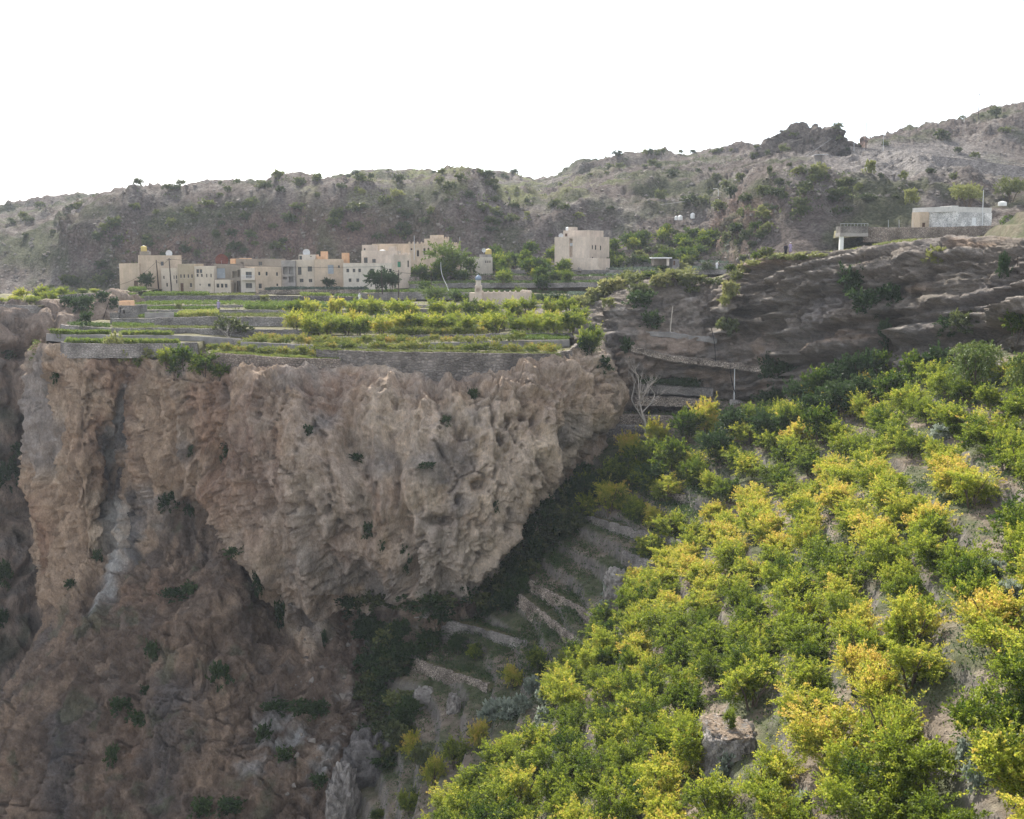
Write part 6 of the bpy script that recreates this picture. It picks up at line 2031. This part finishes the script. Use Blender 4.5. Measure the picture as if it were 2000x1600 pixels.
gpl = [(1395, 1470, 34, 44), (1420, 1500, 40, 40), (1405, 1530, 40, 40), (1300, 1520, 34, 40), (1290, 1560, 34, 40), (1065, 1420, 36, 40), (1050, 1450, 30, 36), (1060, 1380, 30, 40), (1040, 1350, 34, 30), (1020, 1390, 34, 34), (1970, 1170, 40, 40), (1985, 1230, 40, 40), (1890, 1490, 40, 50),
       (1900, 1540, 40, 50), (1190, 1170, 34, 34), (1180, 1200, 24, 30), (1080, 1500, 30, 40), (1075, 1545, 30, 40), (1320, 1430, 30, 36), (1560, 1585, 36, 50), (960, 1410, 60, 40), (1000, 1400, 50, 36), (1940, 1130, 44, 40), (1800, 880, 50, 30), (1840, 860, 40, 30), (1700, 1060, 40, 30), (1960, 750, 40, 30), (1620, 790, 40, 24), (1430, 1470, 30, 30), (1380, 1590, 36, 36), (1420, 1570, 30, 30), (1180, 1400, 20, 24)]
for i, (x, y, w_, h_) in enumerate(gpl):
    q_ = hit(x, y)
    s_ = q_[0].y / F
    plant('grey_plant', (q_[0].x, q_[0].y, q_[0].z - .1), 'silver_plant', 'silvery plant in a gap of the orchard slope', 'plant', 'silvery plants in the gaps of the orchard', h=h_ * s_, wd=w_ * s_ * 1.2)


def crop(x0, x1, Ya, Yb, n, h, leaf, mtl, tint, label, up=1.6, cat='crop', zs=60):
    rg = np.random.default_rng(int(x0 * 7 + Ya))
    pts = []
    for i in range(int(n * .75)):
        Y_ = rg.uniform(Ya, Yb)
        p_ = P(rg.uniform(x0, x1), 640, Y_)
        z = drop(p_[0], p_[1], zs)
        if z is not None:
            pts.append((p_[0], p_[1], z))
    return scatter('crop_rows', pts, 12, h, .16, leaf, mtl, tint, label, cat, up=up, tv=.08)


crop(98, 212, 174.3, 176.2, 420, .75, .36, 'crop', .55, 'bright leafy crop strip on the second terrace, left part')
crop(238, 337, 174.3, 176.2, 340, .7, .36, 'crop', .58, 'bright leafy crop strip on the second terrace, right part')
crop(130, 212, 167.2, 169.5, 330, .7, .36, 'crop', .55, 'bright leafy crop strip on the lowest left terrace, left part')
crop(240, 346, 167.2, 169.5, 380, .65, .36, 'crop', .57, 'bright leafy crop strip on the lowest left terrace, right part')
crop(55, 76, 176.5, 178, 60, .25, .2, 'crop', .5, 'small patch of grass on the outermost left corner')
crop(135, 215, 184, 190, 260, .35, .3, 'dark', .8, 'dull green plants behind the pale concrete lip')
crop(222, 300, 185, 190, 260, .5, .3, 'crop', .42, 'green plants just below the stone hut')
crop(222, 450, 182, 186, 520, .25, .26, 'dry', .3, 'thin dry grass strip along the third terrace')
crop(272, 350, 194, 202, 420, .5, .3, 'crop', .38, 'green herbs beside the stone hut')
crop(352, 425, 194, 202, 520, 1.0, .34, 'crop', .82, 'tall yellow and orange crop below the village')
crop(428, 556, 197, 205, 420, .3, .26, 'dry', .35, 'grassy strip right of the tall yellow crop')
crop(265, 420, 206, 214, 420, .4, .3, 'crop', .3, 'dark green strip above the stone hut')
crop(480, 655, 208, 216, 1000, 1.1, .34, 'crop', .45, 'long light green hedge bank left of the plateau orchard')
crop(255, 800, 220, 236, 1500, .35, .3, 'crop', .42, 'mixed green strip below the tallest terrace wall')
crop(255, 410, 242, 248, 700, .95, .36, 'crop', .36, 'green row of leafy plants in front of the leftmost houses')
crop(410, 500, 243, 258, 300, .2, .26, 'dry', .3, 'sparse grass in front of the cream houses')
crop(590, 645, 244, 250, 340, .8, .36, 'crop', .55, 'bright clipped bank right of the village centre')
crop(520, 720, 256, 262, 700, .6, .36, 'grey', .3, 'grey green weeds below the eastern houses')
crop(655, 800, 244, 254, 500, .4, .3, 'crop', .34, 'green strip behind the tallest terrace wall')
crop(800, 940, 240, 266, 1300, .6, .36, 'dark', .85, 'green garden plots left of the minaret')
crop(940, 1230, 250, 266, 1100, .5, .34, 'dark', .8, 'dull green plots below the pink block house')
crop(1180, 1420, 256, 282, 1100, .7, .4, 'grey', .28, 'grey green weeds on the terraces right of the block house')
crop(1110, 1240, 215, 250, 900, .7, .4, 'grey', .25, 'grey green scrub behind the rock shelf')
crop(640, 1095, 162.6, 164.2, 900, .25, .18, 'dry', .35, 'grass fringe on top of the long dark cliff wall')
crop(410, 660, 161.8, 164, 600, .28, .2, 'crop', .62, 'bright grass strip on the low left cliff edge')
crop(1000, 1110, 175, 182, 500, .5, .26, 'crop', .42, 'green low plants at the right end of the plateau')
crop(1700, 1960, 205, 222, 500, .3, .3, 'dry', .4, 'dry grass on top of the right cliff')
crop(1480, 1680, 186, 215, 900, .35, .3, 'dry', .55, 'sunlit dry grass on the cliff brow near the walkers')
crop(1940, 2060, 240, 248, 260, .5, .34, 'crop', .45, 'green strip right of the white stone house', zs=20)
pts = []
for i in range(900):
    t = i / 900
    x, y = 1250 + 115 * t, 744 + 6 * t
    q_ = hit(x, y + random.uniform(-3, 8))
    pts.append(tuple(q_[0] + Vector((0, -.3, random.uniform(-.1, .4)))))
scatter('hedge', pts, 9, .8, .3, .2, 'dark', .5, 'dark clipped hedge on the highest ravine garden', 'hedge', kind='stuff')


# ---- dead tree and branches
def dead_tree(loc, H, W, seed, label, flat=False, r=.16):
    rg = random.Random(seed)
    m = MB()

    def grow(p, d, L, r_, lv):
        n = 4
        pts_ = [p]
        q_ = Vector(p)
        dd = Vector(d)
        for i in range(n):
            dd = (dd + Vector((rg.uniform(-.3, .3), rg.uniform(-.3, .3), rg.uniform(-.1, .25)))).normalized()
            q_ = q_ + dd * L / n
            pts_.append(tuple(q_))
        m.tube(pts_, [r_ * (1 - .5 * i / n) for i in range(n + 1)], 5 if lv < 2 else 3)
        if lv < 4:
            for k in range(3 if lv else 5):
                s = Vector(pts_[rg.choice([2, 3, 4])])
                grow(tuple(s), (dd + Vector((rg.uniform(-1.1, 1.1), rg.uniform(-.9, .9), rg.uniform(-.2, .9) * (.2 if flat else 1)))).normalized(), L * rg.uniform(.5, .75), r_ * .5, lv + 1)
    grow((0, 0, -.2), (-.5, 0, .85) if not flat else (.9, -.2, .2), H * .42, r, 0)
    o = m.build('dead_tree', M['deadwood'], None, loc)
    tag(o, label, 'dead tree')


q_ = hit(1270, 862)
dead_tree(tuple(q_[0]), 15, 7, 5, 'leafless pale grey dead tree leaning left in the ravine', r=.26)
q_ = hit(640, 1592)
dead_tree(tuple(q_[0] + Vector((0, -.3, 0))), 5, 4, 8, 'white broken dead branch on the rock at the bottom edge', True, .12)
q_ = hit(810, 1205)
dead_tree(tuple(q_[0] + Vector((0, -.6, .3))), 5.5, 5, 9, 'tangle of dead twigs hanging at the foot of the pale spur', True, .09)
q_ = hit(455, 668)
dead_tree(tuple(q_[0]), 4.6, 4, 12, 'bare grey little tree left of the rose shrubs', False, .09)

# ---- loose rocks and rock terraces on the slope
for (x0, x1, yt, yb, dep, sd_, lb) in ((1376, 1474, 1385, 1478, 2.3, 51, 'big pale round rock holding the little round terrace'), (1376, 1412, 1470, 1502, 1.0, 52, 'pale block below the big round rock'), (1585, 1610, 820, 850, 1.2, 53, 'round grey boulder in the shaded trees below the channel'),
                                       (872, 900, 1358, 1392, 1.2, 54, 'white pointed rock in the shaded hollow'), (800, 865, 1345, 1378, 1.5, 55, 'grey slab rock left of the white pointed one'), (665, 770, 1440, 1530, 3.5, 56, 'dark layered rock at the foot of the gully'),
                                       (640, 700, 1505, 1600, 3.0, 57, 'grey rock block above the white dead branch'), (1240, 1276, 1425, 1450, .8, 58, 'small pale rock ledge in the orchard'), (1180, 1230, 1112, 1150, 1.5, 59, 'pale grey rock buttress left of the lit lawn')):
    p_ = hit((x0 + x1) / 2, yb)
    rock_mound(x0, x1, yt, yb, p_[0].y + dep * .6, dep, sd_, lb, (.36, .33, .30) if 'pale' in lb or 'white' in lb else (.20, .185, .175), 'rock', 56, 'boulder', .62 if sd_ == 51 else None)
    if sd_ == 51:
        rt_ = P(1424, 1425, p_[0].y + 1.4)
        plant('pom_green', (rt_[0], rt_[1], P(1424, 1428, p_[0].y + 1.4)[2]), 'sapling', 'slender young tree alone on the round rock-walled terrace', 'tree', h=1.9, wd=1.2)
# soil on top of the round rock
# ---- visible slope retaining walls following the contour lines
VIS = [((1008, 1128), (1215, 1242), 'tan', 'upper long tan gravel-faced wall in the shade'), ((990, 1152), (1165, 1290), 'tan', 'lower long tan gravel-faced wall in the shade'), ((862, 1216), (1030, 1262), 'grey', 'curved grey wall at the cliff foot above the dark trees'),
       ((800, 1292), (952, 1345), 'tan', 'tan gravel wall lowest in the shaded hollow'), ((1125, 1010), (1395, 1085), 'grey', 'long thin wall crossing the upper shaded slope'), ((1215, 1085), (1320, 1125), 'grey', 'grey wall under the pair of trees at the shade edge'),
       ((1185, 1122), (1300, 1190), 'grey', 'pale buttress wall below the lit lawn'), ((1265, 965), (1340, 975), 'tan', 'short tan wall among the shaded trees')]
def tread(W_, dep, drop_, soil='soil'):
    """level strip of ground behind a wall line, on its uphill side"""
    t = np.gradient(W_[:, :2], axis=0)
    t /= np.maximum(np.linalg.norm(t, axis=1, keepdims=True), 1e-6)
    n_ = np.stack([-t[:, 1], t[:, 0]], -1)
    rows_ = []
    for (o_, z_) in ((.1, -.6), (.25, -.12), (dep * .35, -.05), (dep * .7, 0), (dep, .1), (dep * 1.2, -drop_)):
        rows_.append(np.concatenate([W_[:, :2] + n_ * o_, W_[:, 2:] + z_ + .08 * vn(np.concatenate([W_[:, :2] * .7, W_[:, 2:] * 0 + o_], 1), 5)[:, None]], 1))
    A = np.array(rows_)
    ends = A[:, :1].copy(), A[:, -1:].copy()
    for e in ends:
        e[..., 2] -= 2.5
    A = np.concatenate([ends[0], A, ends[1]], 1)
    o = link('terrace_ground', mesh_np('terrace_ground', A.reshape(-1, 3), grid_quads(*A.shape[:2])[:, ::-1], M[soil], True))
    tag(o, None, kind='structure')


WV = []
for i, (pa, pb, mt_, lb) in enumerate(VIS):
    n = 16
    H_ = [hit(pa[0] + (pb[0] - pa[0]) * j / (n - 1), pa[1] + (pb[1] - pa[1]) * j / (n - 1) + 4 * math.sin(math.pi * j / (n - 1)))[0] for j in range(n)]
    Y_ = np.polyval(np.polyfit(range(n), [p_.y for p_ in H_], 2), range(n))
    W_ = polyline([np.array(P(pa[0] + (pb[0] - pa[0]) * j / (n - 1), pa[1] + (pb[1] - pa[1]) * j / (n - 1) - 6 * math.sin(math.pi * j / (n - 1)) * 0, Y_[j] - .7)) for j in range(n)], .3)
    W_[:, 2] += .25
    WV.append(W_)
    W_[:, 2] += .25
    wall_along(W_, 2.9, .5, 'wall_' + mt_, 61 + i, lb, rough=.2)
    tread(W_, 2.6, 1.6)
wp = []
for W_ in WV:
    for k in range(260):
        p_ = W_[random.randrange(len(W_))]
        wp.append((p_[0] + random.uniform(.2, 2.6), p_[1] + random.uniform(.2, 2.2), p_[2] + .02))
rg_ = np.random.default_rng(77)
ux, uy = rg_.uniform(-14, 30, 60000), rg_.uniform(105, 182, 60000)
uz = HQ(ux, uy)
upx, upy = proj(np.stack([ux, uy, uz], -1))
um = vn(np.stack([ux * .16, uy * .16, ux * 0 + 7.], -1), 715)
ok_ = (upx > 850) & (upx < 1400) & (upy > 900) & (upy < 1330) & (um + rg_.uniform(-.5, .5, 60000) > .12)
uw = np.stack([ux, uy, uz], -1)[ok_][:3600]
scatter('ground_cover', uw, 10, .55, .35, .26, 'dark', .52, 'dark brambles and weeds between the walls of the shaded gully', 'weeds', tv=.16)
scatter('ground_cover', wp, 9, .3, .25, .2, 'dark', .7, 'green weeds growing on the treads behind the shaded walls', 'weeds', tv=.15)
# ---- people
def person(px, py, Y, hgt, label, robe='cloth_white', bend=0., walk=.12):
    p_ = P(px, py, Y)
    z = drop(p_[0], p_[1], p_[2] + 2)
    z = z if z is not None and abs(z - p_[2]) < 2 else p_[2]
    root = empty('person', (p_[0], p_[1], z), random.uniform(-1, 1))
    s = hgt / 1.75
    J = {'pelvis': (0, 0, .95), 'chest': (bend * .4, 0, 1.30), 'neck': (bend * .55, 0, 1.47), 'head': (bend * .6, -.02, 1.62), 'top': (bend * .62, -.02, 1.73),
         'hl': (-.1, 0, .9), 'kl': (-.11, -walk, .5), 'fl': (-.11, walk * .6 - .04, .06), 'tl': (-.11, walk * .6 - .2, .03), 'hr': (.1, 0, .9), 'kr': (.11, -walk * .3, .5), 'fr': (.11, walk * 1.3, .06), 'tr': (.11, walk * 1.3 - .16, .03),
         'sl': (-.19 + bend * .5, 0, 1.42), 'el': (-.26 + bend * .4, .05, 1.14), 'wl': (-.26 + bend * .4, -.08, .9), 'sr': (.19 + bend * .5, 0, 1.42), 'er': (.27 + bend * .4, .04, 1.14), 'wr': (.28 + bend * .4, -.1, .9)}
    Rr = {'pelvis': .15, 'chest': .16, 'neck': .06, 'head': .10, 'top': .07, 'hl': .1, 'kl': .065, 'fl': .045, 'tl': .04, 'hr': .1, 'kr': .065, 'fr': .045, 'tr': .04, 'sl': .07, 'el': .05, 'wl': .035, 'sr': .07, 'er': .05, 'wr': .035}
    E_ = [('pelvis', 'chest'), ('chest', 'neck'), ('neck', 'head'), ('head', 'top'), ('pelvis', 'hl'), ('hl', 'kl'), ('kl', 'fl'), ('fl', 'tl'), ('pelvis', 'hr'), ('hr', 'kr'), ('kr', 'fr'), ('fr', 'tr'), ('chest', 'sl'), ('sl', 'el'), ('el', 'wl'), ('chest', 'sr'), ('sr', 'er'), ('er', 'wr')]
    ks = list(J)
    me = bpy.data.meshes.new('body')
    me.from_pydata([tuple(c * s for c in J[k]) for k in ks], [(ks.index(a), ks.index(b)) for a, b in E_], [])
    o = bpy.data.objects.new('body', me)
    COL.objects.link(o)
    md = o.modifiers.new('skin', 'SKIN')
    me.skin_vertices[0].data[0].use_root = True
    for i, k in enumerate(ks):
        me.skin_vertices[0].data[i].radius = (Rr[k] * s, Rr[k] * s * .85)
    o.modifiers.new('sub', 'SUBSURF').levels = 1
    o.modifiers['sub'].render_levels = 1
    me.materials.append(M['skin'])
    o.parent = root
    # long robe: elliptical rings from hem to shoulders, plus sleeves and a cap
    rb = MB().lathe([(.25, .12), (.24, .5), (.22, .9), (.205, 1.15), (.22, 1.36), (.20, 1.46), (.09, 1.5)], k=12, sx=1, sy=.78)
    rb.tube([(-.2, 0, 1.42), (-.28, .05, 1.14), (-.28, -.07, .95)], [.09, .075, .065], 6)
    rb.tube([(.2, 0, 1.42), (.29, .04, 1.14), (.29, -.09, .95)], [.09, .075, .065], 6)
    rb.v = [((x + bend * .4 * max(0, z_ - .9)) * s, y * s, z_ * s) for x, y, z_ in rb.v]
    rb.build('robe', M[robe], root, smooth=True)
    hb_ = MB().lathe([(.108, 1.64), (.112, 1.70), (.09, 1.76), (.03, 1.785)], k=10)
    hb_.v = [((x + bend * .6) * s, (y - .02) * s, z_ * s) for x, y, z_ in hb_.v]
    hb_.build('cap', M['cloth_white' if robe != 'cloth_dark' else 'cloth_dark'], root, smooth=True)
    tag(root, label, 'person')


person(702, 581, 236, 1.85, 'person in a long white robe walking on the terraces below the pale house')
person(427, 609, 205, 1.75, 'person in a violet grey robe standing beside the yellow crop', 'cloth_violet')
person(1534, 505, 186, 1.7, 'person in dark clothes standing on the right cliff brow', 'cloth_dark')
person(1543, 505, 186, 1.7, 'person in a pale violet top beside the dark clothed walker on the brow', 'cloth_violet')
person(1400, 526, 262, 1.75, 'person in white bending on the terraces right of the sheds', 'cloth_white', .5)


# ------------------------------------------------------------------ the hazy air
hb = MB().box(-1510, 1510, -510, 1510, -129.5, 110)
hz = hb.build('haze', bpy.data.materials.new('haze_air'))
hm_ = hz.data.materials[0]
hm_.use_nodes = True
for n in list(hm_.node_tree.nodes):
    hm_.node_tree.nodes.remove(n)
out_ = hm_.node_tree.nodes.new('ShaderNodeOutputMaterial')
pv = hm_.node_tree.nodes.new('ShaderNodeVolumePrincipled')
pv.inputs['Density'].default_value = .00011
pv.inputs['Color'].default_value = (.80, .87, 1.0, 1)
pv.inputs['Anisotropy'].default_value = .35
hm_.node_tree.links.new(pv.outputs[0], out_.inputs['Volume'])
tag(hz, None, kind='stuff')

# ------------------------------------------------------------------ labels of look-alikes: which one, counted from the left
UN = ['', 'first', 'second', 'third', 'fourth', 'fifth', 'sixth', 'seventh', 'eighth', 'ninth', 'tenth', 'eleventh', 'twelfth', 'thirteenth', 'fourteenth', 'fifteenth', 'sixteenth', 'seventeenth', 'eighteenth', 'nineteenth']
TN = ['', '', 'twenty', 'thirty', 'forty', 'fifty', 'sixty', 'seventy', 'eighty', 'ninety']
TO = ['', '', 'twentieth', 'thirtieth', 'fortieth', 'fiftieth', 'sixtieth', 'seventieth', 'eightieth', 'ninetieth']


def ordinal(n):
    if n < 20:
        return UN[n]
    if n < 100:
        return TO[n // 10] if n % 10 == 0 else TN[n // 10] + '-' + UN[n % 10]
    return f'{n}th'


by = {}
for o in COL.objects:
    if o.parent is None and o.get('label') and o.get('category'):
        by.setdefault(o['label'], []).append(o)
for lb, os_ in by.items():
    if len(os_) > 1:
        os_.sort(key=lambda o: float(proj(np.array(o.location))[0]))
        for i, o in enumerate(os_):
            o['label'] = lb + ', ' + ordinal(i + 1) + ' from the left'
